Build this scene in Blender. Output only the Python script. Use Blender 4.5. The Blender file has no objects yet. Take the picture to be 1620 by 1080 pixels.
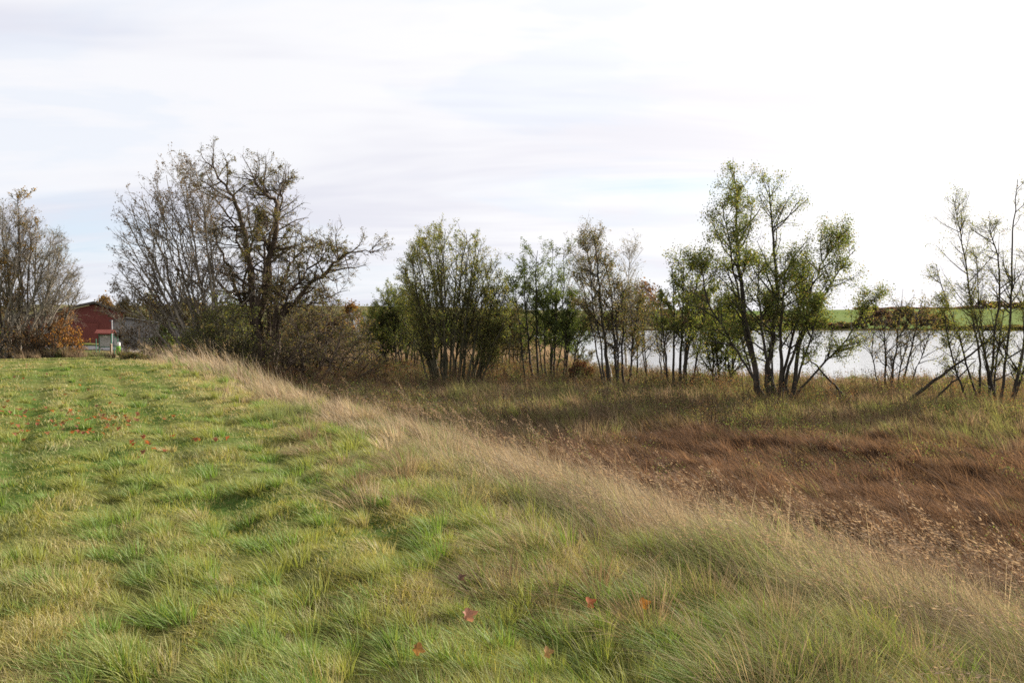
import bpy, math, random
import numpy as np
R = math.radians
sc = bpy.context.scene
COL = sc.collection
rng = np.random.default_rng(11)
random.seed(5)

# ------------------------------------------------------------------ camera
EYE = 1.6
F = 1308.0                      # focal length in pixels of a 1620 px wide frame
HOR = 500.0                     # row of the horizon
cam = bpy.data.cameras.new('camera')
cam.lens = 18.0; cam.sensor_width = 22.3; cam.clip_start = 0.05; cam.clip_end = 6000
cam_o = bpy.data.objects.new('camera', cam); COL.objects.link(cam_o)
cam_o.location = (0, 0, EYE)
cam_o.rotation_euler = (R(90) - math.atan((540 - HOR) / F), 0, 0)
sc.camera = cam_o

# ------------------------------------------------------------------ light and sky
SUN_EL, SUN_AZ = R(23), R(56)   # azimuth measured from the view direction towards the right
sd = (math.cos(SUN_EL) * math.sin(SUN_AZ), math.cos(SUN_EL) * math.cos(SUN_AZ), math.sin(SUN_EL))
sun = bpy.data.lights.new('sun', 'SUN'); sun.energy = 5.0; sun.angle = R(1.5); sun.color = (1.0, 0.93, 0.82)
sun_o = bpy.data.objects.new('sun', sun); COL.objects.link(sun_o)
sun_o.rotation_euler = (math.pi / 2 - SUN_EL, 0, math.pi - SUN_AZ)
sc.view_settings.view_transform = 'Standard'; sc.view_settings.look = 'None'
sc.view_settings.exposure = 1.22; sc.view_settings.gamma = 1.0
sc.cycles.max_bounces = 6; sc.cycles.diffuse_bounces = 2; sc.cycles.transmission_bounces = 3
sc.cycles.glossy_bounces = 2; sc.cycles.transparent_max_bounces = 4
sc.cycles.use_denoising = False; sc.cycles.denoiser = 'OPENIMAGEDENOISE'; sc.cycles.denoising_input_passes = 'RGB_ALBEDO_NORMAL'; sc.cycles.denoising_prefilter = 'ACCURATE'
sc.cycles.filter_width = 1.6

W = bpy.data.worlds.new('World'); sc.world = W; W.use_nodes = True
nt = W.node_tree; N = nt.nodes; L = nt.links; N.clear()
def nd(t, **k):
    n = N.new(t)
    for a, b in k.items(): setattr(n, a, b)
    return n
def mth(op, a, b=None, c=None):
    n = nd('ShaderNodeMath', operation=op)
    for i, v in enumerate((a, b, c)):
        if v is None: continue
        if isinstance(v, (int, float)): n.inputs[i].default_value = v
        else: L.new(v, n.inputs[i])
    return n.outputs[0]
sky = nd('ShaderNodeTexSky', sky_type='NISHITA', sun_disc=False, sun_elevation=SUN_EL, sun_rotation=SUN_AZ)
sky.dust_density = 1.5; sky.air_density = 1.0; sky.ozone_density = 1.2
tc = nd('ShaderNodeTexCoord'); sep = nd('ShaderNodeSeparateXYZ'); L.new(tc.outputs['Generated'], sep.inputs[0])
zc = mth('ADD', mth('MAXIMUM', sep.outputs[2], 0.0), 0.16)
cx, cy = mth('DIVIDE', sep.outputs[0], zc), mth('DIVIDE', sep.outputs[1], zc)
comb = nd('ShaderNodeCombineXYZ'); L.new(cx, comb.inputs[0]); L.new(cy, comb.inputs[1])
def noise(scale, det, rough, off, sx=1, sy=1):
    mp = nd('ShaderNodeMapping'); L.new(comb.outputs[0], mp.inputs[0])
    mp.inputs['Location'].default_value = off; mp.inputs['Scale'].default_value = (sx, sy, 1)
    n = nd('ShaderNodeTexNoise'); L.new(mp.outputs[0], n.inputs['Vector'])
    n.inputs['Scale'].default_value = scale; n.inputs['Detail'].default_value = det
    n.inputs['Roughness'].default_value = rough; n.inputs['Distortion'].default_value = 0.4
    return n.outputs[0]
def ramp(v, a, b):
    n = nd('ShaderNodeMapRange', interpolation_type='SMOOTHSTEP')
    L.new(v, n.inputs[0]); n.inputs[1].default_value = a; n.inputs[2].default_value = b
    return n.outputs[0]
def mixc(f, a, b):
    n = nd('ShaderNodeMix', data_type='RGBA')
    for s, v in ((n.inputs[0], f), (n.inputs[6], a), (n.inputs[7], b)):
        if isinstance(v, (int, float)): s.default_value = v
        elif isinstance(v, tuple): s.default_value = (*v, 1)
        else: L.new(v, s)
    return n.outputs[2]
cover = ramp(noise(1.3, 5, 0.55, (3.1, 0.4, 0), 0.55, 1.0), 0.27, 0.50)
shade = ramp(noise(1.0, 4, 0.6, (7.7, 2.2, 0), 0.4, 1.3), 0.40, 0.66)
dotn = nd('ShaderNodeVectorMath', operation='DOT_PRODUCT'); L.new(tc.outputs['Generated'], dotn.inputs[0]); dotn.inputs[1].default_value = sd
glow = mth('POWER', mth('MAXIMUM', dotn.outputs['Value'], 0.0), 3.0)
C0, C1 = (3.42, 3.46, 3.84), (4.05, 4.08, 4.25)
cloud = mixc(shade, C1, C0)
gl = nd('ShaderNodeVectorMath', operation='SCALE'); gl.inputs[0].default_value = (1.7, 1.45, 1.05); L.new(glow, gl.inputs['Scale'])
ad = nd('ShaderNodeVectorMath', operation='ADD'); L.new(cloud, ad.inputs[0]); L.new(gl.outputs[0], ad.inputs[1])
blue = mixc(0.80, sky.outputs[0], (3.1, 3.55, 4.2))
def streak(ax, az, wx, wz):
    yy = mth('MAXIMUM', sep.outputs[1], 0.05)
    a = mth('DIVIDE', mth('SUBTRACT', mth('DIVIDE', sep.outputs[0], yy), ax), wx); b = mth('DIVIDE', mth('SUBTRACT', mth('DIVIDE', sep.outputs[2], yy), az), wz)
    return mth('EXPONENT', mth('MULTIPLY', mth('ADD', mth('MULTIPLY', a, a), mth('MULTIPLY', b, b)), -1.0))
wisp = ramp(noise(2.2, 5, 0.6, (1.2, 9.3, 0), 0.5, 1.6), 0.3, 0.62)
gaps = mth('MULTIPLY', mth('ADD', mth('ADD', mth('MULTIPLY', streak(.155, .157, .13, .013), .8), mth('MULTIPLY', streak(-.52, .10, .10, .05), .9)), mth('MULTIPLY', streak(-.15, .035, .3, .02), .6)), wisp)
cover2 = mth('SUBTRACT', mth('MAXIMUM', cover, .75), gaps)
skyc = mixc(mth('MAXIMUM', cover2, 0.0), blue, ad.outputs[0])
bg = nd('ShaderNodeBackground'); L.new(skyc, bg.inputs[0]); bg.inputs[1].default_value = 0.10
wo = nd('ShaderNodeOutputWorld'); L.new(bg.outputs[0], wo.inputs[0])

# ------------------------------------------------------------------ helpers
def W2(u, t): return ((u - 810) / F * t, t)
def ZV(v, t): return EYE - (v - HOR) / F * t
def tag(o, label=None, cat=None, group=None, kind=None):
    if label: o['label'] = label
    if cat: o['category'] = cat
    if group: o['group'] = group
    if kind: o['kind'] = kind
    return o
def link(name, me, mat=None, parent=None):
    o = bpy.data.objects.new(name, me)
    if mat and me: me.materials.append(mat)
    COL.objects.link(o)
    if parent: o.parent = parent
    return o
def empty(name, loc, rz=0):
    o = bpy.data.objects.new(name, None); o.location = loc; o.rotation_euler = (0, 0, rz); o.empty_display_size = 0.3
    COL.objects.link(o); return o
def mesh_np(name, V, faces, cols=None, smooth=False):
    """V (n,3); faces = list of int arrays (m,k)"""
    me = bpy.data.meshes.new(name)
    V = np.ascontiguousarray(V, dtype=np.float32)
    me.vertices.add(len(V)); me.vertices.foreach_set('co', V.ravel())
    loops = np.concatenate([f.ravel() for f in faces]).astype(np.int32)
    tot = np.concatenate([np.full(len(f), f.shape[1], np.int32) for f in faces])
    st = np.concatenate([[0], np.cumsum(tot)[:-1]]).astype(np.int32)
    me.loops.add(len(loops)); me.loops.foreach_set('vertex_index', loops)
    me.polygons.add(len(tot)); me.polygons.foreach_set('loop_start', st)
    try: me.polygons.foreach_set('loop_total', tot)
    except Exception: pass
    if smooth: me.polygons.foreach_set('use_smooth', np.ones(len(tot), bool))
    if cols is not None:
        ca = me.color_attributes.new('Col', 'FLOAT_COLOR', 'POINT')
        c4 = np.ones((len(V), 4), np.float32); c4[:, :3] = cols
        ca.data.foreach_set('color', c4.ravel())
    me.update(calc_edges=True)
    return me

# lattice value noise
_PERM = np.random.default_rng(3).random((256, 256)).astype(np.float32)
def vn(x, y, s=1.0, seed=0):
    x = np.asarray(x) / s + seed * 17.3 + 1000; y = np.asarray(y) / s + seed * 31.7 + 1000
    xi = np.floor(x).astype(np.int64); yi = np.floor(y).astype(np.int64)
    fx = x - xi; fy = y - yi
    fx = fx * fx * (3 - 2 * fx); fy = fy * fy * (3 - 2 * fy)
    a = _PERM[xi & 255, yi & 255]; b = _PERM[(xi + 1) & 255, yi & 255]
    c = _PERM[xi & 255, (yi + 1) & 255]; d = _PERM[(xi + 1) & 255, (yi + 1) & 255]
    return (a * (1 - fx) + b * fx) * (1 - fy) + (c * (1 - fx) + d * fx) * fy
def fbm(x, y, s=1.0, o=3, seed=0):
    r = 0; a = 1; t = 0
    for i in range(o):
        r = r + a * vn(x, y, s / 2 ** i, seed + i * 5); t += a; a *= 0.5
    return r / t
def sm(a, b, x):
    f = np.clip((np.asarray(x, dtype=float) - a) / (b - a), 0, 1)
    return f * f * (3 - 2 * f)
AX = np.array([-0.477, 0.879]); PX = np.array([0.879, 0.477])
def SQ(x, y): return x * AX[0] + y * AX[1], x * PX[0] + y * PX[1]
LAKE = np.array([(1900, 43), (1700, 49), (1560, 51), (1330, 52), (1180, 54), (1090, 56), (990, 63), (925, 76), (905, 95), (880, 140), (820, 215), (830, 255),
                 (950, 262), (1100, 262), (1300, 262), (1600, 262), (1900, 262), (2600, 262), (3600, 200), (3800, 90), (3000, 50)], float)
LK = np.stack([(LAKE[:, 0] - 810) / F * LAKE[:, 1], LAKE[:, 1]], 1)
def lake_sd(x, y):
    """signed distance: negative inside the lake"""
    x = np.asarray(x, float); y = np.asarray(y, float)
    best = np.full(x.shape, 1e9); ins = np.zeros(x.shape, bool)
    for i in range(len(LK)):
        a = LK[i]; b = LK[(i + 1) % len(LK)]; e = b - a
        wx, wy = x - a[0], y - a[1]
        f = np.clip((wx * e[0] + wy * e[1]) / (e @ e), 0, 1)
        best = np.minimum(best, (wx - f * e[0]) ** 2 + (wy - f * e[1]) ** 2)
        c = ((a[1] > y) != (b[1] > y))
        xx = a[0] + (y - a[1]) / (e[1] if abs(e[1]) > 1e-9 else 1e-9) * e[0]
        ins ^= c & (x < xx)
    return np.where(ins, -1, 1) * np.sqrt(best)
WATER = -3.0
def height(x, y, fine=True):
    x = np.asarray(x, float); y = np.asarray(y, float)
    s, q = SQ(x, y); t = np.hypot(x, y)
    lon = -1.45 * sm(24, 78, s)
    ql = q + 0.5 * (vn(s, s * 0, 5, 3) - 0.5)
    prof = -0.17 * sm(2.4, 4.2, ql) - 2.25 * sm(3.7, 9.2, ql)
    back = sm(52, 100, s) * sm(60, -10, x + 0 * y)
    marsh = -2.42 - 0.35 * sm(40, 60, y) * sm(-5, 5, x) + 0.7 * back
    z = np.maximum(prof, marsh - 1.2 * 0) + lon * sm(9, 3, q)
    z = np.where(q > 6, np.maximum(z, marsh) * 1.0, z)
    z = z * 1.0 + (0.12 * (fbm(x, y, 6, 3, 1) - 0.5)) * sm(6, 10, q)
    left = -0.9 * sm(-14, -30, q)
    z = z + left
    far = 8.0 * sm(275, 560, y) * (0.75 + 0.5 * vn(x, y, 220, 9)) + 2.2 * sm(120, 420, y) * sm(60, -60, x) + 5 * sm(700, 1800, y)
    z = z + far
    hum = sm(7.5, 10, q) * sm(58, 40, y) * sm(60, 30, t)
    z = z + hum * (.20 * sm(.42, .72, fbm(x, y, 1.7, 2, 22)) + .16 * sm(.4, .7, vn(x, y, 4.2, 23)) - .1)
    d = lake_sd(x, y) + 2.5 * (fbm(x, y, 7, 2, 4) - 0.5)
    z = np.where(d < 6, z + (np.minimum(z, WATER - 0.6) - z) * sm(3.5, -2.0, d), z)
    if fine:
        nf = sm(60, 15, t)
        tus = sm(0.35, 0.8, fbm(x, y, 0.55, 2, 21))
        z = z + nf * ((0.045 + .05 * sm(2.6, 3.6, q)) * tus + 0.03 * (vn(x, y, 1.6, 7) - 0.5))
        rut = np.exp(-((q - 1.15 - 0.1 * (vn(s, 0 * s, 3, 2) - .5)) / 0.20) ** 2) + np.exp(-((q + 0.5 - 0.1 * (vn(s, 0 * s, 3, 8) - .5)) / 0.20) ** 2) + .7 * np.exp(-((q - 2.05) / .16) ** 2) + .7 * np.exp(-((q - .35) / .14) ** 2) + .8 * np.exp(-((q + 1.6) / .2) ** 2)
        z = z - 0.055 * rut * nf
    return z
def H1(x, y): return float(height(np.array([x]), np.array([y]), False)[0])

# ------------------------------------------------------------------ materials
def newmat(name):
    m = bpy.data.materials.new(name); m.use_nodes = True; m.node_tree.nodes.clear(); return m
def veg_mat(name, trans=0.35, gloss=0.05, tint=(1.25, 1.2, .7), rough=0.45):
    m = newmat(name); n = m.node_tree.nodes; l = m.node_tree.links
    a = n.new('ShaderNodeAttribute'); a.attribute_name = 'Col'
    d = n.new('ShaderNodeBsdfDiffuse'); t = n.new('ShaderNodeBsdfTranslucent'); g = n.new('ShaderNodeBsdfGlossy'); g.inputs['Roughness'].default_value = rough
    tt = n.new('ShaderNodeMix'); tt.data_type = 'RGBA'; tt.blend_type = 'MULTIPLY'; tt.inputs[0].default_value = 1; l.new(a.outputs[0], tt.inputs[6]); tt.inputs[7].default_value = (*tint, 1)
    l.new(a.outputs[0], d.inputs[0]); l.new(tt.outputs[2], t.inputs[0])
    mx = n.new('ShaderNodeMixShader'); mx.inputs[0].default_value = trans; l.new(d.outputs[0], mx.inputs[1]); l.new(t.outputs[0], mx.inputs[2])
    m2 = n.new('ShaderNodeMixShader'); m2.inputs[0].default_value = gloss; l.new(mx.outputs[0], m2.inputs[1]); l.new(g.outputs[0], m2.inputs[2])
    o = n.new('ShaderNodeOutputMaterial'); l.new(m2.outputs[0], o.inputs[0]); return m
def surf(name, c1, c2=None, scale=3, rough=0.85, bump=0.0, stretch=(1, 1, 1), spec=0.3, metal=0):
    m = newmat(name); n = m.node_tree.nodes; l = m.node_tree.links
    p = n.new('ShaderNodeBsdfPrincipled'); p.inputs['Roughness'].default_value = rough; p.inputs['Specular IOR Level'].default_value = spec; p.inputs['Metallic'].default_value = metal
    o = n.new('ShaderNodeOutputMaterial'); l.new(p.outputs[0], o.inputs[0])
    c = n.new('ShaderNodeTexCoord'); mp = n.new('ShaderNodeMapping'); mp.inputs['Scale'].default_value = stretch; l.new(c.outputs['Object'], mp.inputs[0])
    z = n.new('ShaderNodeTexNoise'); z.inputs['Scale'].default_value = scale; z.inputs['Detail'].default_value = 6; l.new(mp.outputs[0], z.inputs['Vector'])
    r = n.new('ShaderNodeMapRange'); r.inputs[1].default_value = 0.35; r.inputs[2].default_value = 0.65; l.new(z.outputs[0], r.inputs[0])
    x = n.new('ShaderNodeMix'); x.data_type = 'RGBA'; l.new(r.outputs[0], x.inputs[0]); x.inputs[6].default_value = (*c1, 1); x.inputs[7].default_value = (*(c2 or c1), 1)
    l.new(x.outputs[2], p.inputs['Base Color'])
    if bump:
        b = n.new('ShaderNodeBump'); b.inputs['Strength'].default_value = bump; b.inputs['Distance'].default_value = 0.03; l.new(z.outputs[0], b.inputs['Height']); l.new(b.outputs[0], p.inputs['Normal'])
    return m
M_GRASS = veg_mat('grass_blade', 0.38, 0.03, rough=.6)
M_DRY = veg_mat('dry_grass_blade', 0.36, 0.012, (1.15, 1.06, .82), .7)
M_LEAF = veg_mat('tree_leaf', 0.52, 0.02, rough=0.65)
BARK = {
    'dark': surf('bark_dark', (0.025, 0.021, 0.017), (0.06, 0.05, 0.037), 5, 0.9, 0.6, (1, 1, 0.3)),
    'brown': surf('bark_brown', (0.05, 0.036, 0.026), (0.11, 0.08, 0.055), 4, 0.9, 0.6, (1, 1, 0.3)),
    'pale': surf('bark_pale', (0.14, 0.118, 0.092), (0.26, 0.225, 0.175), 3, 0.85, 0.4, (1, 1, 0.4)),
    'birch': surf('bark_birch', (0.55, 0.53, 0.48), (0.22, 0.2, 0.18), 4, 0.7, 0.3, (0.5, 0.5, 2)),
    'olive': surf('bark_olive', (0.04, 0.037, 0.02), (0.085, 0.075, 0.042), 4, 0.9, 0.4, (1, 1, 0.3)),
}

# ------------------------------------------------------------------ ground
def lerp(a, b, f): return a + (b - a) * f[..., None]
def A(*c): return np.array(c, float)
def ground_col(x, y):
    s, q = SQ(x, y); t = np.hypot(x, y)
    n = fbm(x, y, 1.2, 3, 40); n2 = fbm(x, y, 9, 2, 41)
    lawn = lerp(A(.06, .095, .022), A(.13, .135, .045), sm(.35, .7, n))
    c = lawn
    crest = lerp(A(.16, .12, .06), A(.24, .185, .10), n)
    c = lerp(c, crest, sm(2.4, 3.6, q))
    sedge = lerp(A(.07, .042, .028), A(.12, .07, .045), n)
    c = lerp(c, sedge, sm(5, 8, q))
    mix = lerp(A(.10, .085, .035), A(.15, .10, .055), n)
    c = lerp(c, mix, sm(24, 32, y + 6 * (n2 - .5)) * sm(6, 9, q))
    shore = A(.16, .15, .06) + 0 * c
    c = lerp(c, shore, sm(95, 60, y) * sm(46, 51, y) * sm(0, 4, x))
    field = lerp(A(.12, .165, .055), A(.15, .185, .07), sm(.3, .7, fbm(x, y, 60, 2, 50)))
    brownf = A(.13, .12, .06) + 0 * c
    fm = sm(262, 275, y)
    c = lerp(c, field, fm)
    c = lerp(c, brownf, fm * sm(130, 60, x))
    c = lerp(c, A(.06, .055, .035) + 0 * c, sm(3.5, 0, lake_sd(x, y)) * sm(260, 250, y))
    return c
def build_ground():
    na = 720
    rad = np.concatenate([[0.0], np.geomspace(0.4, 3, 20)[:-1], np.geomspace(3, 60, 300)[:-1], np.geomspace(60, 700, 150)[:-1], np.geomspace(700, 3500, 14)])
    ang = np.linspace(0, 2 * math.pi, na, endpoint=False)
    # denser towards the view
    ang = ang - 0.75 * np.sin(ang)
    rr, aa = np.meshgrid(rad[1:], ang, indexing='ij')
    x = (rr * np.sin(aa)).ravel(); y = (rr * np.cos(aa)).ravel()
    x = np.concatenate([[0], x]); y = np.concatenate([[0], y])
    V = np.stack([x, y, height(x, y)], 1)
    nr = len(rad) - 1
    i = np.arange(nr - 1)[:, None]; j = np.arange(na)[None, :]; jn = (j + 1) % na
    q = np.stack([1 + i * na + j, 1 + i * na + jn, 1 + (i + 1) * na + jn, 1 + (i + 1) * na + j], -1).reshape(-1, 4)
    j = np.arange(na); tr = np.stack([0 * j, 1 + (j + 1) % na, 1 + j], -1)
    me = mesh_np('ground', V, [q[:, ::-1], tr[:, ::-1]], ground_col(x, y), True)
    m = newmat('soil_and_turf'); n = m.node_tree.nodes; l = m.node_tree.links
    a = n.new('ShaderNodeAttribute'); a.attribute_name = 'Col'
    z = n.new('ShaderNodeTexNoise'); z.inputs['Scale'].default_value = 9; z.inputs['Detail'].default_value = 8
    c = n.new('ShaderNodeTexCoord'); l.new(c.outputs['Object'], z.inputs['Vector'])
    mr = n.new('ShaderNodeMapRange'); mr.inputs[1].default_value = .3; mr.inputs[2].default_value = .7; mr.inputs[3].default_value = .55; mr.inputs[4].default_value = 1.25; l.new(z.outputs[0], mr.inputs[0])
    v = n.new('ShaderNodeVectorMath'); v.operation = 'SCALE'; l.new(a.outputs[0], v.inputs[0]); l.new(mr.outputs[0], v.inputs['Scale'])
    p = n.new('ShaderNodeBsdfDiffuse'); l.new(v.outputs[0], p.inputs[0])
    o = n.new('ShaderNodeOutputMaterial'); l.new(p.outputs[0], o.inputs[0])
    b = n.new('ShaderNodeBump'); b.inputs['Strength'].default_value = .7; b.inputs['Distance'].default_value = .05; l.new(z.outputs[0], b.inputs['Height']); l.new(b.outputs[0], p.inputs['Normal'])
    o = link('ground', me, m); tag(o, 'grassy bank and marshy ground sloping down to the lake', 'ground', kind='structure')
build_ground()

def build_water():
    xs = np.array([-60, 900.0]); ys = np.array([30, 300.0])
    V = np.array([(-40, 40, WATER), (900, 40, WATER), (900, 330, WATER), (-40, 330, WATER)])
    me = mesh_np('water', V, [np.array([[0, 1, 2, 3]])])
    m = newmat('lake_water'); n = m.node_tree.nodes; l = m.node_tree.links
    p = n.new('ShaderNodeBsdfPrincipled'); p.inputs['Base Color'].default_value = (.30, .31, .32, 1); p.inputs['Roughness'].default_value = .14; p.inputs['IOR'].default_value = 1.75  # pale base colour: glare off the water is put into the colour
    c = n.new('ShaderNodeTexCoord'); mp = n.new('ShaderNodeMapping'); mp.inputs['Scale'].default_value = (0.28, 0.9, 1); l.new(c.outputs['Object'], mp.inputs[0])
    z = n.new('ShaderNodeTexNoise'); z.inputs['Scale'].default_value = 1.6; z.inputs['Detail'].default_value = 5; l.new(mp.outputs[0], z.inputs['Vector'])
    z2 = n.new('ShaderNodeTexNoise'); z2.inputs['Scale'].default_value = 0.12; z2.inputs['Detail'].default_value = 3; l.new(mp.outputs[0], z2.inputs['Vector'])
    mr = n.new('ShaderNodeMapRange'); mr.inputs[1].default_value = .35; mr.inputs[2].default_value = .65; mr.inputs[3].default_value = .12; mr.inputs[4].default_value = .5; l.new(z2.outputs[0], mr.inputs[0])
    b = n.new('ShaderNodeBump'); l.new(mr.outputs[0], b.inputs['Strength']); b.inputs['Distance'].default_value = .25; l.new(z.outputs[0], b.inputs['Height']); l.new(b.outputs[0], p.inputs['Normal'])
    o = n.new('ShaderNodeOutputMaterial'); l.new(p.outputs[0], o.inputs[0])
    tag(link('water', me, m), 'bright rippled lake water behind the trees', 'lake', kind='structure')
build_water()

# ------------------------------------------------------------------ box modelling helper for small built things
class MB:
    def __init__(s): s.v = []; s.f = []
    def box(s, x0, x1, y0, y1, z0, z1):
        b = len(s.v)
        s.v += [(x0, y0, z0), (x1, y0, z0), (x1, y1, z0), (x0, y1, z0), (x0, y0, z1), (x1, y0, z1), (x1, y1, z1), (x0, y1, z1)]
        s.f += [tuple(b + i for i in q) for q in ((0, 3, 2, 1), (4, 5, 6, 7), (0, 1, 5, 4), (1, 2, 6, 5), (2, 3, 7, 6), (3, 0, 4, 7))]
        return s
    def prism(s, poly, y0, y1):
        b = len(s.v); n = len(poly)
        s.v += [(x, y0, z) for x, z in poly] + [(x, y1, z) for x, z in poly]
        s.f += [tuple(b + i for i in range(n)), tuple(b + n + i for i in reversed(range(n)))]
        s.f += [(b + i, b + n + i, b + n + (i + 1) % n, b + (i + 1) % n) for i in range(n)]
        return s
    def lathe(s, prof, cx=0, cy=0, n=20):
        b = len(s.v)
        for r, z in prof:
            for k in range(n): s.v.append((cx + r * math.cos(2 * math.pi * k / n), cy + r * math.sin(2 * math.pi * k / n), z))
        for i in range(len(prof) - 1):
            for k in range(n):
                s.f.append((b + i * n + k, b + i * n + (k + 1) % n, b + (i + 1) * n + (k + 1) % n, b + (i + 1) * n + k))
        s.f.append(tuple(b + k for k in reversed(range(n)))); s.f.append(tuple(b + (len(prof) - 1) * n + k for k in range(n)))
        return s
    def build(s, name, mat, parent=None, bevel=0):
        me = bpy.data.meshes.new(name); me.from_pydata(s.v, [], s.f); me.update()
        o = link(name, me, mat, parent)
        if bevel:
            m = o.modifiers.new('edge', 'BEVEL'); m.width = bevel; m.segments = 2
        return o

# ------------------------------------------------------------------ trees
def nrm(v): return v / np.maximum(np.linalg.norm(v, axis=-1, keepdims=True), 1e-9)
def tubes(P, rad, sides):
    """P (n,k,3) polylines, rad (n,k) -> verts, quads"""
    n, k, _ = P.shape
    T = np.empty_like(P); T[:, 1:-1] = P[:, 2:] - P[:, :-2]; T[:, 0] = P[:, 1] - P[:, 0]; T[:, -1] = P[:, -1] - P[:, -2]
    T = nrm(T)
    up = np.where(np.abs(T[..., 2:3]) > 0.9, np.array([1., 0, 0]), np.array([0, 0, 1.]))
    a = nrm(np.cross(T, up)); b = np.cross(T, a)
    th = np.arange(sides) * 2 * math.pi / sides
    V = P[:, :, None] + rad[:, :, None, None] * (np.cos(th)[:, None] * a[:, :, None] + np.sin(th)[:, None] * b[:, :, None])
    idx = np.arange(n * k * sides).reshape(n, k, sides)
    q = np.stack([idx[:, :-1, :], np.roll(idx[:, :-1, :], -1, 2), np.roll(idx[:, 1:, :], -1, 2), idx[:, 1:, :]], -1).reshape(-1, 4)
    return V.reshape(-1, 3), q
def grow(base, d, length, k, wig, trop):
    """vectorised branch growth -> (n,k+1,3)"""
    n = len(base); P = np.empty((n, k + 1, 3)); P[:, 0] = base; d = nrm(d)
    st = (length / k)[:, None]
    for i in range(k):
        d = nrm(d + rng.normal(0, wig, (n, 3)) + np.asarray(trop))
        P[:, i + 1] = P[:, i] + d * st
    return P
def children(P, rad, num, f0, f1, ang, bias=1.0):
    """pick points along polylines P -> parent idx, position, direction, parent radius, fraction"""
    n, k, _ = P.shape
    pi = rng.integers(0, n, num)
    f = f0 + (f1 - f0) * rng.random(num) ** bias
    g = f * (k - 1) * 0.9999; i = g.astype(int); w = (g - i)[:, None]
    pos = P[pi, i] * (1 - w) + P[pi, i + 1] * w
    r = rad[pi, i] * (1 - w[:, 0]) + rad[pi, i + 1] * w[:, 0]
    t = nrm(P[pi, i + 1] - P[pi, i])
    perp = nrm(np.cross(t, nrm(rng.normal(0, 1, (num, 3)))))
    a = R(ang) * rng.uniform(.7, 1.25, num)[:, None]
    return pi, pos, nrm(t * np.cos(a) + perp * np.sin(a)), r, f
def leaf_quads(C, size, cols, flat=0.0):
    n = len(C)
    u = nrm(rng.normal(0, 1, (n, 3)) * np.array([1, 1, 1 - flat])); w = nrm(np.cross(u, rng.normal(0, 1, (n, 3))))
    s = (size * rng.uniform(.6, 1.3, n))[:, None]
    V = np.stack([C - u * s * .5, C + w * s * .36, C + u * s * .55, C - w * s * .36], 1).reshape(-1, 3)
    F4 = np.arange(4 * n).reshape(n, 4)
    return V, F4, np.repeat(cols, 4, 0)
def bez(p0, p1, p2, p3, k):
    f = np.linspace(0, 1, k)[:, None]
    return (1 - f) ** 3 * p0 + 3 * (1 - f) ** 2 * f * p1 + 3 * (1 - f) * f ** 2 * p2 + f ** 3 * p3
PAL = {
    'green': [((.115, .145, .034), 5), ((.16, .18, .042), 4), ((.25, .23, .06), 2), ((.07, .10, .026), 3), ((.19, .13, .06), 1)],
    'dkgreen': [((.07, .10, .028), 5), ((.10, .13, .034), 4), ((.15, .165, .045), 2)],
    'yellowgreen': [((.18, .19, .045), 4), ((.11, .135, .035), 4), ((.27, .23, .07), 2), ((.14, .09, .03), 1)],
    'olivebrown': [((.14, .12, .045), 4), ((.14, .09, .045), 3), ((.07, .085, .03), 3), ((.18, .14, .05), 1)],
    'brown': [((.11, .065, .035), 4), ((.15, .09, .045), 3), ((.08, .06, .035), 3)],
    'orange': [((.32, .14, .025), 4), ((.24, .10, .03), 4), ((.40, .22, .04), 2), ((.15, .07, .03), 2)],
    'rust': [((.15, .055, .025), 4), ((.10, .045, .025), 3), ((.20, .08, .03), 1)],
    'mauve': [((.11, .07, .055), 4), ((.14, .085, .06), 3), ((.08, .055, .045), 3), ((.20, .10, .045), 1)],
    'lime': [((.20, .22, .045), 4), ((.14, .18, .04), 3), ((.26, .24, .06), 2)],
}
def pick(pal, n):
    if isinstance(pal, str): pal = PAL[pal]
    c = np.array([p[0] for p in pal]); w = np.array([p[1] for p in pal], float); w /= w.sum()
    return c[rng.choice(len(c), n, p=w)] * rng.uniform(.8, 1.2, (n, 1))
def catmull(pts, k):
    Q = np.concatenate([[2 * pts[0] - pts[1]], pts, [2 * pts[-1] - pts[-2]]]); n = len(pts) - 1
    f = np.linspace(0, n * .99999, k); i = f.astype(int); u = (f - i)[:, None]
    a, b, c, d = Q[i], Q[i + 1], Q[i + 2], Q[i + 3]
    return .5 * (2 * b + (c - a) * u + (2 * a - 5 * b + 4 * c - d) * u * u + (3 * b - a - 3 * c + d) * u ** 3)
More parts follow.
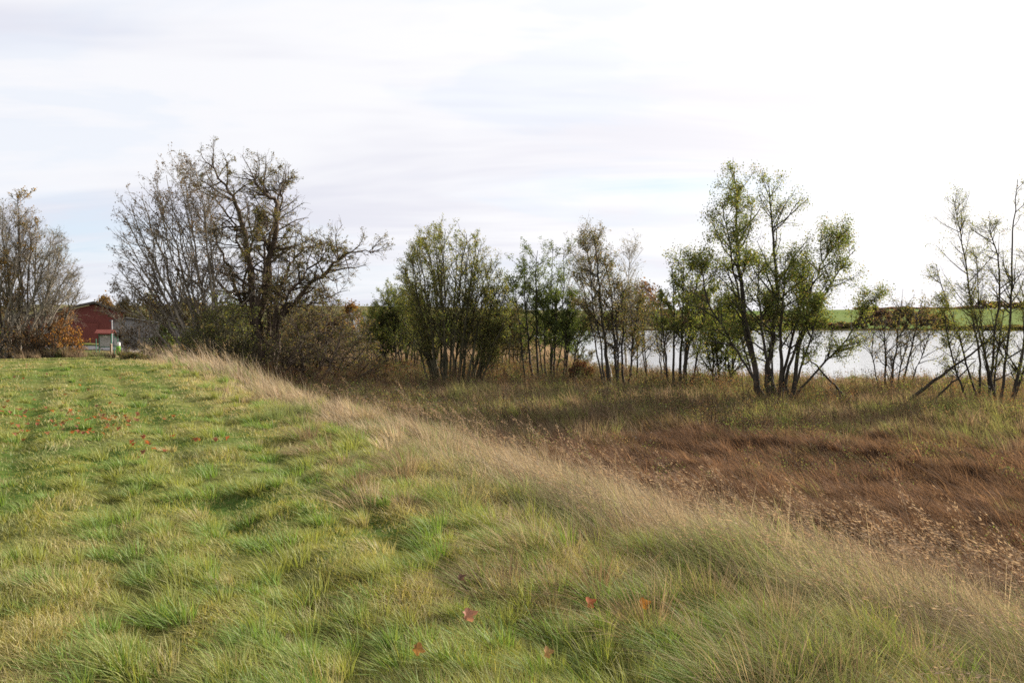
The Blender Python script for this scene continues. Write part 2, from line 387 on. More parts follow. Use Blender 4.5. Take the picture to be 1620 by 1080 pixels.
def make_tree(name, label, cat, base, stems, bark='dark', pal='green', group=None, nb=16, bl=(.22, .5), bang=48, btrop=(0, 0, .06),
              nt=8, tl=(.25, .5), ttrop=(-.03, 0, .03), fine=0, fl=.45, leaves=8, lsize=.09, spread=.16, f0=.25, wig=.10, lf0=.15, tr=.009, keep=None, crown='crown', lpatch=0.0, bmul=1.0):
    """stems: list of (dx,dy,(u,v,dt),r0,(sway_x,sway_z)[,leafmul]) ; base (u,t)"""
    bx, by = W2(*base); bz = H1(bx, by) - .05
    root = empty(name, (bx, by, bz)); tag(root, label, cat, group)
    LV, LF, LC = [], [], []; lo = 0
    for st in stems:
        dx, dy, tip, r0, sway = st[:5]; lm = st[5] if len(st) > 5 else 1.0
        via = tip if isinstance(tip, list) else None
        if via: tip = via[-1]
        tx, ty = W2(tip[0], base[1] + tip[2]); tz = ZV(tip[1], base[1] + tip[2])
        p0 = np.array([dx, dy, H1(bx + dx, by + dy) - .1 - bz]); p3 = np.array([tx - bx, ty - by, tz - bz])
        hgt = p3[2] - p0[2]; hv = (p3 - p0) * np.array([1, 1, 0])
        p1 = p0 + np.array([0, 0, hgt * .33]) + hv * .22 + np.array([sway[0], 0, 0]); p2 = p0 + np.array([0, 0, hgt * (.68 + sway[1])]) + hv * .62 + np.array([sway[0] * .6, 0, 0])
        k = 16
        P = bez(p0, p1, p2, p3, k)
        if via:
            pts = [p0]
            for (vu, vv, vd) in via:
                vx, vy = W2(vu, base[1] + vd); pts.append(A(vx - bx, vy - by, ZV(vv, base[1] + vd) - bz))
            k = 22; P = catmull(np.array(pts), k)
        Lg = np.linalg.norm(np.diff(P, axis=0), axis=1).sum()
        nz = rng.normal(0, 1, (k, 3)).cumsum(0) * Lg * .006 * wig / .1; nz -= np.linspace(0, 1, k)[:, None] * nz[-1] * .5; nz[0] = 0
        P = (P + nz)[None]
        f = np.linspace(0, 1, k); rad = (r0 * (1 - f) ** .85 * (1 + .5 * np.exp(-f * 18)) + .012)[None]
        v, q = tubes(P, rad, 8 if r0 > .05 else 6)
        VV = [v]; QQ = [q]; off = len(v)
        def add(P_, r_, sd_):
            nonlocal off
            v_, q_ = tubes(P_, r_, sd_); VV.append(v_); QQ.append(q_ + off); off += len(v_)
        nB = int(nb * rng.uniform(.85, 1.15))
        _, pos, d, pr, ff = children(P, rad, nB, f0, .97, bang, .8)
        ln = Lg * rng.uniform(bl[0], bl[1], nB) * (1.05 - .66 * ff ** 1.6) * bmul
        B = grow(pos, d, ln, 6, wig * 1.2, btrop)
        g = np.linspace(0, 1, 7)[None]
        br = np.minimum(pr * .6, ln * .02 + .004)[:, None] * (1 - .8 * g) + .004
        add(B, br, 4)
        if keep is not None: pass
        nT = nB * nt
        pi, pos, d, pr, tf = children(B, br, nT, .12, 1., 42)
        l2 = rng.uniform(tl[0], tl[1], nT) * np.clip(ln[pi] / (ln.mean() + 1e-6), .5, 1.5) * (Lg / 8) ** .5 * 2.0 * (1.1 - .5 * tf)
        T = grow(pos, d, l2, 4, wig * 1.5, ttrop)
        g = np.linspace(0, 1, 5)[None]
        rt = (np.minimum(pr * .7, tr))[:, None] * (1 - .55 * g)
        add(T, rt, 3)
        last, rlast = T, rt
        if fine:
            nF = nT * fine
            pi, pos, d, pr, _ = children(T, rt, nF, .1, 1., 38)
            l3 = rng.uniform(.5, 1.0, nF) * l2[pi] * fl
            T3 = grow(pos, d, l3, 2, wig * 1.2, ttrop)
            r3 = np.full((nF, 3), tr * .6) * np.array([1, .8, .55])
            add(T3, r3, 3); last = T3
        me = mesh_np('trunk', np.concatenate(VV), [np.concatenate(QQ)], smooth=True)
        link('trunk', me, BARK[bark], root)
        nl = int(len(last) * leaves * lm)
        if nl > 0:
            ki = last.shape[1]
            pi = rng.integers(0, len(last), nl)
            if lpatch:
                mid = last[:, -1]; kk = fbm(mid[:, 0] + mid[:, 2] * .7, mid[:, 1] + mid[:, 2], 1.0, 2, int(abs(tip[0])) % 40); pr_ = sm(lpatch - .16, lpatch + .16, kk) + .10
                pi = rng.choice(len(last), nl, p=pr_ / pr_.sum())
            fr = (lf0 + (1 - lf0) * rng.random(nl)) * (ki - 1) * .9999; i = fr.astype(int); w = (fr - i)[:, None]
            C = last[pi, i] * (1 - w) + last[pi, i + 1] * w + rng.normal(0, spread * .4, (nl, 3))
            v, f4, cc = leaf_quads(C, lsize, pick(pal, nl))
            LV.append(v); LF.append(f4 + lo); LC.append(cc); lo += len(v)
    if LV:
        me = mesh_np(crown, np.concatenate(LV), [np.concatenate(LF)], np.concatenate(LC))
        link(crown, me, M_LEAF, root)
    return root
def fan(us, vs, n, dt=1.5, r=(.03, .06), spread=.5, sway=.3):
    """n stems whose tips lie along the outline polyline (us,vs)"""
    out = []
    for i in range(n):
        f = (i + rng.uniform(.2, .8)) / n
        u = np.interp(f, np.linspace(0, 1, len(us)), us); v = np.interp(f, np.linspace(0, 1, len(vs)), vs)
        k = rng.uniform(0, .22) if i % 2 else 0
        a = rng.uniform(0, 6.28)
        out.append((spread * (f - .5) * 1.6 + .1 * math.cos(a), spread * .8 * math.sin(a), (u, v + k * 90, rng.uniform(-dt, dt)), rng.uniform(*r), (rng.uniform(-sway, sway) * .5, rng.uniform(-.05, .05))))
    return out

# --- the big multi-stemmed alder by the water
make_tree('alder_tree', 'tall green many-stemmed alder standing alone against the open water', 'tree', (1226, 35.3), [
    (-.50, 0, [(1200, 590, 0), (1186, 470, .2), (1172, 370, .5), (1160, 272, .8)], .15, (0, 0), 1.5), (-.40, .3, [(1196, 560, .2), (1165, 430, -.6), (1142, 320, -1.2)], .07, (0, 0), 1.4), (-.12, -.2, [(1216, 560, 0), (1222, 420, .2), (1216, 284, .3)], .13, (0, 0), .75),
    (.08, .2, [(1215, 560, 0), (1205, 400, 1.2)], .09, (0, 0), .9), (.12, -.1, (1240, 405, -.8), .09, (.05, 0), 1.1), (.28, .1, (1275, 415, .9), .08, (.15, 0), 1.1), (.42, 0, [(1262, 560, 0), (1290, 450, .2), (1328, 368, .2)], .10, (0, 0), 1.2),
    (.50, -.25, [(1268, 560, -.2), (1310, 470, -.5), (1366, 392, -.8)], .07, (0, 0), 1.1), (.35, .4, (1385, 470, 1.2), .05, (.7, -.1), 1.0), (-.45, -.35, [(1180, 560, -.4), (1125, 470, -.8), (1108, 400, -.8)], .055, (0, 0), 1.2), (.0, .5, (1215, 470, 1.6), .05, (.1, 0)), (.3, -.4, (1300, 480, -1.5), .05, (.3, 0)), (-.3, .5, (1150, 470, 1.4), .05, (-.2, 0), 1.2)],
    'dark', 'green', nb=27, bl=(.13, .33), nt=8, tl=(.18, .36), leaves=21, lsize=.068, spread=.32, f0=.40, lpatch=.34)
make_tree('sparse_alder_tree', 'nearly leafless dark crooked alder clump cut by the right edge', 'tree', (1583, 35.0), [
    (-.75, 0, [(1545, 560, 0), (1522, 420, .3), (1500, 312, .5)], .042, (0, 0), .9), (-.35, .2, [(1568, 560, 0), (1572, 430, -.3), (1562, 352, -.5)], .05, (0, 0), .8), (.15, 0, [(1592, 560, 0), (1598, 400, 0), (1604, 285, .2)], .055, (0, 0), .8), (.45, .2, (1662, 300, 1), .055, (.35, 0), .8),
    (-.1, -.2, (1530, 445, -.8), .05, (-.1, 0), 1), (.3, -.2, (1640, 420, -.6), .06, (.3, 0)), (-.95, .1, (1488, 470, .6), .04, (-.6, 0), 1.4), (.6, .3, (1690, 380, .6), .05, (.4, 0)), (-.5, .4, (1478, 420, 1.2), .04, (-.2, 0), 1.2), (0, .3, (1590, 470, 1), .04, (-.1, 0), 1.2), (-.2, .1, (1545, 400, 1), .04, (-.1, 0), 1.0)],
    'dark', 'yellowgreen', wig=.055, nb=24, bl=(.10, .26), nt=8, tl=(.15, .35), fine=2, leaves=4.6, lsize=.055, spread=.22, f0=.2, tr=.006)
make_tree('young_alder', 'small thin alder with bare post-like stems before the bright water', 'tree', (1412, 41), [
    (-.35, 0, (1402, 505, 0), .05, (0, 0), .3), (.1, .2, (1424, 478, .3), .045, (0, 0), .9), (.35, 0, (1455, 480, -.3), .045, (.1, 0), 1), (-.1, -.2, (1414, 560, 0), .04, (0, 0), .2), (.5, 0, (1478, 500, .3), .03, (.5, 0), 1.2), (.2, .1, (1440, 520, .5), .03, (0, 0), 1), (-.5, .2, (1385, 500, .5), .025, (-.3, 0), 1)],
    'dark', 'olivebrown', nb=14, bl=(.3, .55), nt=7, leaves=6, lsize=.075, f0=.3, tr=.007)
make_tree('lakeside_sapling', 'leafy sapling over the water just left of the tall many-stemmed alder', 'tree', (1146, 43), fan([1105, 1130, 1150, 1180], [520, 470, 480, 520], 8, .8, (.03, .05), .8),
    'dark', 'green', nb=16, bl=(.25, .5), nt=7, leaves=13, lsize=.08, f0=.12)
make_tree('slender_alder', 'slender alder clump with ragged top touching the tall alder crown', 'tree', (1078, 41), [
    (-.35, 0, (1058, 425, .4), .06, (0, 0)), (-.1, .3, (1080, 415, 0), .07, (0, 0)), (.15, 0, (1102, 425, -.4), .065, (.1, 0)), (.35, .2, (1122, 445, .3), .05, (.2, 0)), (-.5, 0, (1042, 470, -.3), .04, (-.1, 0)), (0, -.3, (1090, 480, -.6), .04, (0, 0)), (.2, .5, (1112, 400, 1), .04, (0, 0), .7)],
    'dark', 'green', nb=17, bl=(.16, .34), nt=7, leaves=15, lsize=.08, f0=.34, lpatch=.42)
make_tree('leaning_birch', 'birch with a pale leaning trunk left of the open water', 'tree', (963, 44), [
    (.1, 0, [(957, 560, 0), (944, 490, .2), (933, 430, .3), (918, 368, .5)], .10, (0, 0), .9)], 'birch', 'olivebrown', nb=44, bl=(.2, .42), bang=38, nt=10, fine=1, leaves=7, lsize=.07, f0=.40, tr=.008)
make_tree('white_birch', 'thin white birch with a bare pointed top behind the dark stems', 'tree', (992, 56), [
    (0, 0, (997, 392, .5), .09, (0, 0), .7)], 'birch', 'olivebrown', nb=40, bl=(.18, .36), bang=35, nt=9, fine=2, leaves=1.6, lsize=.08, f0=.3, tr=.008)
make_tree('dark_alder', 'dark straight alder stems just right of the leaning pale birch trunk', 'tree', (977, 42), [
    (-.25, 0, (942, 375, 0), .085, (-.1, 0)), (.1, .2, (958, 405, .4), .06, (0, 0)), (.35, 0, (985, 440, 0), .06, (0, 0)), (.1, -.3, (968, 430, -.6), .05, (0, 0)), (.55, .3, (1010, 470, .6), .045, (.1, 0), 1.3), (-.5, .2, (915, 430, .3), .045, (-.3, 0)), (-.4, -.3, (925, 385, -.5), .045, (-.2, 0), .9)],
    'dark', 'olivebrown', nb=20, bl=(.15, .33), nt=8, leaves=13, lsize=.07, f0=.34)
make_tree('thin_alder', 'group of thin straight alder stems against the water beside the birches', 'tree', (1015, 47), fan([985, 1005, 1020, 1050], [490, 455, 470, 490], 10, 1.4, (.03, .05), 2.4, .1),
    'dark', 'olivebrown', nb=13, bl=(.18, .4), nt=6, leaves=6, lsize=.075, f0=.28)
make_tree('twin_top_alder', 'dark green alder clump with two leafy tops beside the rust coloured shrub', 'tree', (872, 47), [
    (-.9, .4, (832, 405, .5), .06, (-.2, 0), 1.1), (-.6, .1, (848, 398, -.5), .06, (-.1, 0), 1.0), (-.3, -.2, (860, 470, .5), .05, (0, 0), 1.2), (0, .3, (882, 442, 0), .07, (0, 0), 1.3), (.25, -.1, (880, 450, -.5), .06, (0, 0), 1.3), (.5, .2, (905, 460, .5), .06, (.1, 0), 1.2), (.75, 0, (912, 470, 0), .045, (.1, 0)),
    (-1.3, .5, (815, 440, 1), .045, (-.2, 0)), (.95, -.3, (932, 480, -.3), .04, (.2, 0)), (.1, .6, (872, 395, 1.5), .04, (0, 0), .5), (.4, .7, (893, 390, 1.8), .04, (0, 0), .5), (-.5, .8, (840, 470, 1.8), .04, (0, 0), 1), (.6, -.5, (895, 490, -.8), .04, (0, 0), 1)],
    'dark', 'dkgreen', nb=17, bl=(.17, .36), nt=7, leaves=24, lsize=.075, f0=.32)
make_tree('round_willow', 'broad round willow bush of many fanning stems amid the marsh', 'tree', (716, 45.5),
    fan([650, 640, 655, 682, 722, 755, 785, 803, 806], [480, 420, 384, 370, 366, 384, 412, 450, 495], 27, 2.4, (.045, .07), 1.7, .5) +
    [(.9, .3, (745, 470, 1.5), .05, (.3, 0)), (-.8, .2, (672, 480, -1), .05, (-.3, 0)), (1.2, -.2, (790, 500, -.8), .04, (.3, 0))],
    'olive', 'yellowgreen', nb=22, bl=(.14, .34), bang=34, nt=8, tl=(.2, .4), leaves=11, lsize=.068, f0=.20, tr=.008)
make_tree('leafy_willow', 'lower green willow left of the broad round bush', 'tree', (632, 58),
    fan([585, 598, 620, 645, 662], [515, 482, 458, 450, 485], 17, 2, (.04, .06), 1.6, .5), 'dark', 'green', nb=19, bl=(.25, .5), nt=8, leaves=15, lsize=.078, f0=.18)
make_tree('willow_bush', 'dull olive willow bush half hidden right of the broad round bush', 'tree', (800, 62),
    fan([750, 785, 815, 840], [520, 488, 485, 515], 13, 1.5, (.03, .05), 2.0, .4), 'olive', 'olivebrown', nb=18, bl=(.3, .5), nt=8, leaves=11, lsize=.09, f0=.08)
make_tree('old_alder', 'old gnarled alder with two tall brown trunks and a long right bough', 'tree', (405, 50), [
    (-.2, 0, [(398, 500, 0), (382, 430, .3), (362, 350, .6), (345, 300, .8), (320, 254, 1.0)], .27, (0, 0), .9), (.5, .2, [(418, 500, 0), (415, 420, -.2), (420, 320, -.5), (408, 295, -.6), (382, 256, -.8)], .29, (0, 0), .8),
    (.9, -.2, [(438, 500, 0), (470, 470, -.5), (512, 448, -.8), (548, 415, -1.0), (604, 400, -1.2)], .17, (0, 0), .8), (.7, .4, [(428, 490, 0), (440, 430, .6), (462, 392, 1), (500, 372, 1.2)], .16, (0, 0), 1.1), (.2, -.4, [(415, 480, -1), (428, 400, -1.6), (430, 345, -2)], .14, (0, 0), 1.6),
    (1.1, -.5, [(450, 480, -1), (485, 430, -1.6), (535, 385, -2)], .13, (0, 0), 1.1), (-.7, .4, [(385, 480, .6), (365, 400, 1.4), (338, 310, 2)], .14, (0, 0), .9), (1.2, .2, [(450, 500, .1), (500, 490, .2), (560, 462, 0)], .12, (0, 0), .9),
    (.1, .4, [(400, 470, .5), (372, 335, .8), (300, 262, 1.2)], .10, (0, 0), .8), (.6, 0, [(420, 420, .5), (440, 330, .4), (455, 290, .4)], .12, (0, 0), .7), (1.2, -.8, [(450, 520, -.8), (500, 530, -1.5), (560, 560, -2)], .10, (0, 0), .5), (-.2, .6, [(390, 470, 1), (400, 380, 1.4), (385, 300, 1.6)], .1, (0, 0), .8)],
    'brown', 'olivebrown', nb=32, bl=(.13, .30), bang=64, btrop=(0, 0, .04), nt=11, tl=(.2, .42), fine=2, fl=.5, leaves=5, lsize=.075, spread=.14, f0=.28, wig=.17, tr=.010, lpatch=.45)
make_tree('bare_ash', 'pale barked ash of many fanning bare stems left of the old alder', 'tree', (322, 47),
    fan([178, 192, 202, 238, 272, 310, 335], [460, 392, 322, 290, 262, 255, 310], 15, 1.8, (.055, .09), 1.0, .4) + [(-.6, -.3, (190, 520, -1), .05, (-.8, 0), 1.4), (-.5, .3, (168, 490, 1), .05, (-.8, 0), 1.2), (.4, 0, (345, 420, 0), .06, (0, 0), 1)],
    'pale', 'brown', nb=22, bl=(.16, .34), bang=40, nt=8, tl=(.2, .42), fine=3, fl=.5, leaves=1.3, lsize=.09, f0=.2, tr=.008, lpatch=.50)
make_tree('dark_thorn', 'low dark thorn bush with drooping twiggy boughs under the old alder', 'bush', (500, 46),
    fan([440, 450, 500, 530, 575, 618, 600], [545, 505, 500, 478, 520, 545, 590], 14, 2.6, (.05, .08), 1.8, 1.3), 'brown', 'olivebrown', nb=19, bl=(.25, .75), bang=62, btrop=(0, 0, -.06), nt=10, fine=3, leaves=1.9, lsize=.08, f0=.12, wig=.18, tr=.010)
make_tree('yellow_leaved_shrub', 'shrub with scattered yellow-green leaves at the foot of the pale ash', 'bush', (352, 45),
    fan([290, 320, 350, 385, 400], [540, 500, 470, 480, 520], 13, 1.5, (.03, .045), 1.8, .5), 'olive', 'yellowgreen', nb=16, bl=(.25, .5), nt=8, fine=2, leaves=1.5, lsize=.09, f0=.1, wig=.16)
make_tree('marsh_elder', 'dark olive bush filling the base of the two old brown trunks', 'bush', (425, 52),
    fan([365, 400, 430, 470], [500, 450, 430, 480], 14, 1.5, (.04, .06), 2.2, .5), 'dark', 'olivebrown', nb=18, bl=(.25, .5), nt=8, fine=2, leaves=2.6, lsize=.10, f0=.1, wig=.16)
make_tree('bare_maple', 'bare maple of upright stems and fine grey twigs at the left edge', 'tree', (32, 58),
    fan([-40, -10, 25, 52, 78, 100, 118, 126], [340, 325, 330, 345, 362, 390, 420, 458], 20, 2.2, (.065, .10), 2.4, .4), 'pale', 'olivebrown', nb=26, bl=(.16, .34), bang=34, nt=9, fine=4, fl=.55, leaves=.12, lsize=.11, f0=.18, tr=.007, lpatch=.5)
make_tree('golden_maple', 'narrow maple with golden brown top leaves between the bare left-edge stems', 'tree', (28, 57), [
    (-.2, 0, (30, 308, 0), .11, (0, 0), 1), (.3, .2, (52, 345, .5), .08, (0, 0), .8), (-.8, .2, (-5, 340, .3), .09, (-.1, 0), 1.2), (-.4, .2, (12, 400, -.6), .07, (0, 0), 1)],
    'brown', [((.22, .13, .03), 4), ((.14, .12, .03), 3), ((.30, .17, .04), 2)], nb=20, bl=(.12, .24), nt=7, leaves=6, lsize=.11, f0=.25, lpatch=.45)
make_tree('orange_beech_bush', 'low bush holding orange leaves in front of the red barn', 'bush', (88, 57),
    fan([48, 62, 90, 115, 128], [545, 515, 505, 514, 533], 12, 1.2, (.02, .035), 1.8, .6), 'brown', 'orange', nb=14, bl=(.25, .5), nt=7, leaves=3.0, lsize=.12, f0=.1, btrop=(0, 0, -.04), lpatch=.4)
make_tree('dark_bramble', 'dark brown bramble thicket around the foot of the bare maple', 'bush', (22, 56),
    fan([-25, 0, 30, 60], [530, 515, 512, 535], 12, 1.5, (.02, .03), 3.8, .5), 'dark', 'brown', nb=16, bl=(.3, .55), nt=8, leaves=4, lsize=.10, f0=.05)
make_tree('rust_shrub', 'rust coloured rounded shrub low beside the dark alder stems', 'bush', (917, 46),
    fan([901, 909, 918, 927, 934], [590, 578, 573, 578, 592], 18, .4, (.012, .018), .5, .15), 'dark', 'rust', nb=12, bl=(.3, .5), nt=6, tl=(.15, .3), leaves=9, lsize=.06, f0=.05, spread=.1)

# saplings and little bushes spread through the marsh
for i, (u, t, us, vs, n, pal, lab) in enumerate([
    (782, 50, [775, 785, 792], [560, 545, 560], 3, 'olivebrown', 'tiny bare sapling standing alone right of the round willow bush'),
    (690, 52, [668, 690, 705], [545, 520, 545], 5, 'olivebrown', 'thin sapling showing behind the left side of the round willow bush'),
    (575, 60, [550, 572, 600], [505, 488, 505], 12, 'yellowgreen', 'yellowish bush between the drooping thorn boughs and the leafy willow'),
    (1110, 57, [1092, 1108, 1126], [596, 590, 598], 12, 'lime', 'yellow-green rounded bush on the shore behind the slender alder clump'),
    (1352, 56, [1335, 1352, 1368], [603, 598, 604], 12, 'lime', 'yellow-green round bush on the shore right of the fallen pole'),
    (1300, 57, [1282, 1300, 1318], [606, 600, 606], 10, 'lime', 'yellow-green low bush on the shore left of the fallen pole'),
    (1520, 55, [1490, 1520, 1560], [610, 605, 612], 14, 'lime', 'wide low yellow-green bush on the shore behind the clump at the right edge'),
    (1440, 55, [1425, 1440, 1462], [606, 600, 606], 10, 'lime', 'olive low bush on the shore behind the thin alder posts'),
    (1252, 52, [1238, 1252, 1270], [600, 592, 602], 8, 'yellowgreen', 'low shore bush right behind the stems of the tall alder'),
    (212, 36, [192, 215, 238], [568, 560, 570], 16, 'olivebrown', 'dark dwarf bush at the far left end of the tall dry grass'),
    (925, 76, [900, 925, 945], [560, 548, 562], 10, 'olivebrown', 'brownish bush on the left bank of the lake behind the alder stems'),
    (898, 105, [880, 898, 915], [540, 528, 540], 10, 'dkgreen', 'dark green bush farther along the left bank of the lake'),
    (985, 64, [965, 985, 1005], [585, 574, 586], 10, 'yellowgreen', 'low yellowish bush where the left bank meets the near shore'),
    (1195, 26, [1178, 1195, 1215], [712, 704, 714], 12, 'olivebrown', 'small dark twiggy bush alone in the brown sedge'),
    (965, 31, [945, 965, 990], [660, 652, 664], 12, 'olivebrown', 'low grey-green bush in the sedge below the birches'),
    (640, 57, [625, 638, 652], [580, 572, 582], 8, 'dkgreen', 'small dark green bush at the foot of the leafy willow'),
]):
    make_tree('shrub', lab, 'bush', (u, t), fan(us, vs, n, .6, (.012, .02), .8 if n > 5 else .3, .2), 'dark', pal, nb=10, bl=(.3, .5), nt=5, tl=(.15, .35), leaves=7, lsize=.07 if n > 5 else .08, f0=.08, spread=.12)

# --- fallen and broken poles leaning in the marsh
def pole(name, label, a, b, r, twigs=6, side=None):
    ax, ay = W2(a[0], a[2]); az = ZV(a[1], a[2]); bx, by = W2(b[0], b[2]); bz = ZV(b[1], b[2])
    root = empty(name, (bx, by, bz)); tag(root, label, 'branch')
    P = bez(A(0, 0, 0), A((ax - bx) * .33, (ay - by) * .33, (az - bz) * .36), A((ax - bx) * .66, (ay - by) * .66, (az - bz) * .63), A(ax - bx, ay - by, az - bz), 12)
    P = (P + rng.normal(0, .02, P.shape))[None]; rad = np.linspace(r, r * .35, 12)[None]
    v, q = tubes(P, rad, 8)
    link('limb', mesh_np('limb', v, [q], smooth=True), BARK['dark'], root)
    _, pos, d, pr, ff = children(P, rad, twigs, .2, .95, 40)
    T = grow(pos, d, rng.uniform(.3, .9, twigs), 4, .12, (0, 0, .02)); rt = np.full((twigs, 5), r * .3) * np.linspace(1, .4, 5)
    for a_ in range(twigs):
        v, q = tubes(T[a_:a_ + 1], rt[a_:a_ + 1], 4); link('twig', mesh_np('twig', v, [q], smooth=True), BARK['dark'], root)
pole('fallen_pole', 'dark broken pole leaning from the tall alder down to the right into the grass', (1262, 545, 35), (1342, 633, 36.5), .06)
pole('fallen_bough', 'long dark fallen stem leaning on the right edge clump and sloping down left', (1562, 540, 34.6), (1432, 640, 36), .085, 9)
pole('fallen_branch', 'short dark branch propped beneath the long fallen stem', (1545, 570, 34.8), (1478, 634, 35.6), .05, 5)
pole('broken_branch', 'short snapped branch slanting up from the grass near the rust shrub', (968, 596, 44), (938, 618, 43.5), .03, 3)
pole('dead_stick', 'thin pale dead stick rising straight in front of the round willow bush', (690, 555, 43), (709, 622, 42.6), .02, 2)

# ------------------------------------------------------------------ far woods and hedges (each tree its own object)
def far_tree(name, label, group, u, t, vtop, w_px, pal, seed, density=1.0, bare=False, kind='round', vbase=None):
    x, y = W2(u, t); z = H1(x, y) - .3
    top = ZV(vtop, t) - z; wd = w_px / F * t / 2
    if top < 1: top = 1.0
    root = empty(name, (x, y, z)); tag(root, label, 'tree', group)
    r = np.random.default_rng(seed)
    # trunk with a few limbs
    P = [np.stack([np.linspace(0, r.normal(0, .1) * wd, 6), np.linspace(0, 0, 6), np.linspace(0, top * .8, 6)], 1)]
    for k in range(7):
        f = r.uniform(.2, .6); a = r.uniform(0, 6.28); b0 = np.array([0, 0, top * f]); e = np.array([math.cos(a) * wd * .8, math.sin(a) * wd * .8, top * min(.95, f + r.uniform(.2, .45))])
        P.append(b0 + (e - b0) * np.linspace(0, 1, 6)[:, None] + np.array([0, 0, -.05 * top]) * (np.sin(np.linspace(0, 3.14, 6)))[:, None])
    P = np.array(P); rad = np.linspace(top * .02 + .05, .03, 6)[None] * np.ones((len(P), 1)); rad[1:] *= .5
    v, q = tubes(P, rad, 5); link('trunk', mesh_np('trunk', v, [q], smooth=True), BARK['dark'], root)
    # crown of clumps of leaves
    nc = int(26 * density); n = int(1500 * density)
    ph = r.uniform(0, 6.28, nc); hh = r.random(nc) ** .8; rr = np.sqrt(r.random(nc))
    prof = np.sin(np.clip(hh * .85 + .15, 0, 1) * math.pi) ** .6 if kind == 'round' else (1 - hh) ** .7
    cc = np.stack([np.cos(ph) * rr * wd * prof, np.sin(ph) * rr * wd * prof, top * (.16 + .78 * hh)], 1)
    ci = r.integers(0, nc, n)
    C = cc[ci] + r.normal(0, 1, (n, 3)) * np.array([wd * .16, wd * .16, top * .055])
    C[:, 2] = np.clip(C[:, 2], .1, None)
    ls = max(.18, t * .0017)
    if bare:
        d = C - np.array([0, 0, top * .15]); d = nrm(d) * ls * r.uniform(2, 4, (n, 1))
        T = np.stack([C - d * .5, C + r.normal(0, .05, C.shape), C + d * .5], 1)
        v, q = tubes(T, np.full((n, 3), ls * .09), 3)
        link('twigs', mesh_np('twigs', v, [q], pick(pal, n).repeat(9, 0)), M_LEAF, root)
    else:
        v, f4, c = leaf_quads(C, ls * 1.6, pick(pal, n) * (.85 + .3 * r.random(nc)[ci][:, None]))
        link('crown', mesh_np('crown', v, [f4], c), M_LEAF, root)
sd0 = 100
def FT(*a, **k):
    global sd0
    sd0 += 1; far_tree(a[0], a[1], a[2], *a[3:], seed=sd0, **k)
# far shore, seen between and right of the alders
FT('bare_oak', 'large reddish brown leafless tree on the far shore behind the birches', None, 1018, 250, 446, 78, 'mauve', density=2.0)
FT('bare_oak', 'reddish brown round tree on the far shore left of the tall alder crown', None, 1100, 252, 455, 62, 'mauve', density=1.6)
for u, v, w, p in [(905, 505, 40, 'green'), (935, 500, 46, 'dkgreen'), (965, 496, 44, 'green'), (1050, 490, 44, 'brown'), (1075, 500, 40, 'olivebrown'), (1140, 488, 48, 'dkgreen'), (1175, 495, 46, 'olivebrown'), (1210, 498, 44, 'brown'), (1245, 500, 40, 'olivebrown'), (985, 500, 40, 'brown')]:
    FT('shore_tree', 'dull autumn tree in the row along the far shore behind the alders', 'autumn trees along the far shore', u, 266, v, w, p)
for i, u in enumerate(range(1280, 1500, 13)):
    FT('hedge_tree', 'dark leafless tree in the hedge row at the foot of the green field', 'dark hedge row above the far shore', u, 268 + (i % 3) * 3, 482 + int(10 * rng.random()) + (20 if u < 1370 else 0) + (10 if u > 1470 else 0), 26, 'mauve' if i % 2 else 'olivebrown', density=.7)
for i, u in enumerate(range(1500, 1720, 22)):
    FT('shore_bush', 'low olive brown bush along the waterline of the far shore beneath the green field', 'low bushes at the far waterline', u, 264, 512 + int(5 * rng.random()), 30, 'olivebrown', density=.5)
for i, u in enumerate(range(1365, 1760, 17)):
    FT('ridge_tree', 'tiny bluish brown tree on the skyline ridge beyond the green field', 'trees on the far ridge', u, 540, 488 - int(5 * rng.random()) - (8 if u > 1540 else 0), 26, 'mauve', density=.5)
for i, (u, t, v, w, p) in enumerate([(610, 84, 500, 60, 'green'), (650, 76, 512, 50, 'olivebrown'), (690, 80, 500, 56, 'dkgreen'), (735, 76, 508, 56, 'olivebrown'), (775, 80, 502, 56, 'olivebrown'), (820, 78, 506, 52, 'green'), (855, 90, 505, 46, 'olivebrown'), (480, 80, 500, 60, 'olivebrown'), (530, 84, 505, 50, 'brown'), (895, 100, 512, 40, 'dkgreen')]):
    FT('thicket_tree', 'low dense willow of the thicket showing dark behind the fanning stems', 'thicket willows behind the coppice', u, t, v, w, p, density=1.3)
# woods beyond the reeds at the middle left
for i, (u, t, v, w, p) in enumerate([(455, 118, 478, 60, 'olivebrown'), (505, 112, 488, 52, 'brown'), (620, 125, 500, 60, 'green'), (660, 130, 496, 60, 'olivebrown'), (700, 135, 494, 60, 'dkgreen'),
    (745, 140, 498, 60, 'brown'), (785, 140, 500, 56, 'olivebrown'), (825, 150, 500, 56, 'olivebrown'), (865, 155, 500, 50, 'dkgreen')]):
    FT('wood_tree', 'autumn tree in the wood line beyond the pale reeds', 'trees of the wood beyond the reeds', u, t, v, w, p)
FT('orange_tree', 'orange leaved tree glowing beyond the drooping boughs of the old alder', None, 556, 108, 478, 42, [((.22, .11, .03), 4), ((.16, .09, .035), 3), ((.13, .09, .035), 3)])
FT('orange_tree', 'yellow-orange small tree beside the white house', None, 540, 100, 508, 34, 'orange', density=.7)
FT('backdrop_tree', 'dark olive tree standing behind the grey shed', None, 235, 112, 462, 70, 'olivebrown', density=1.3)
FT('backdrop_tree', 'orange-brown treetop peeping over the red barn roof', None, 165, 125, 468, 44, [((.20, .11, .035), 4), ((.15, .09, .035), 3), ((.12, .08, .035), 3)])
FT('backdrop_tree', 'brown tree crown right behind the grey shed and the pale ash', None, 300, 115, 470, 80, 'olivebrown', density=1.4)
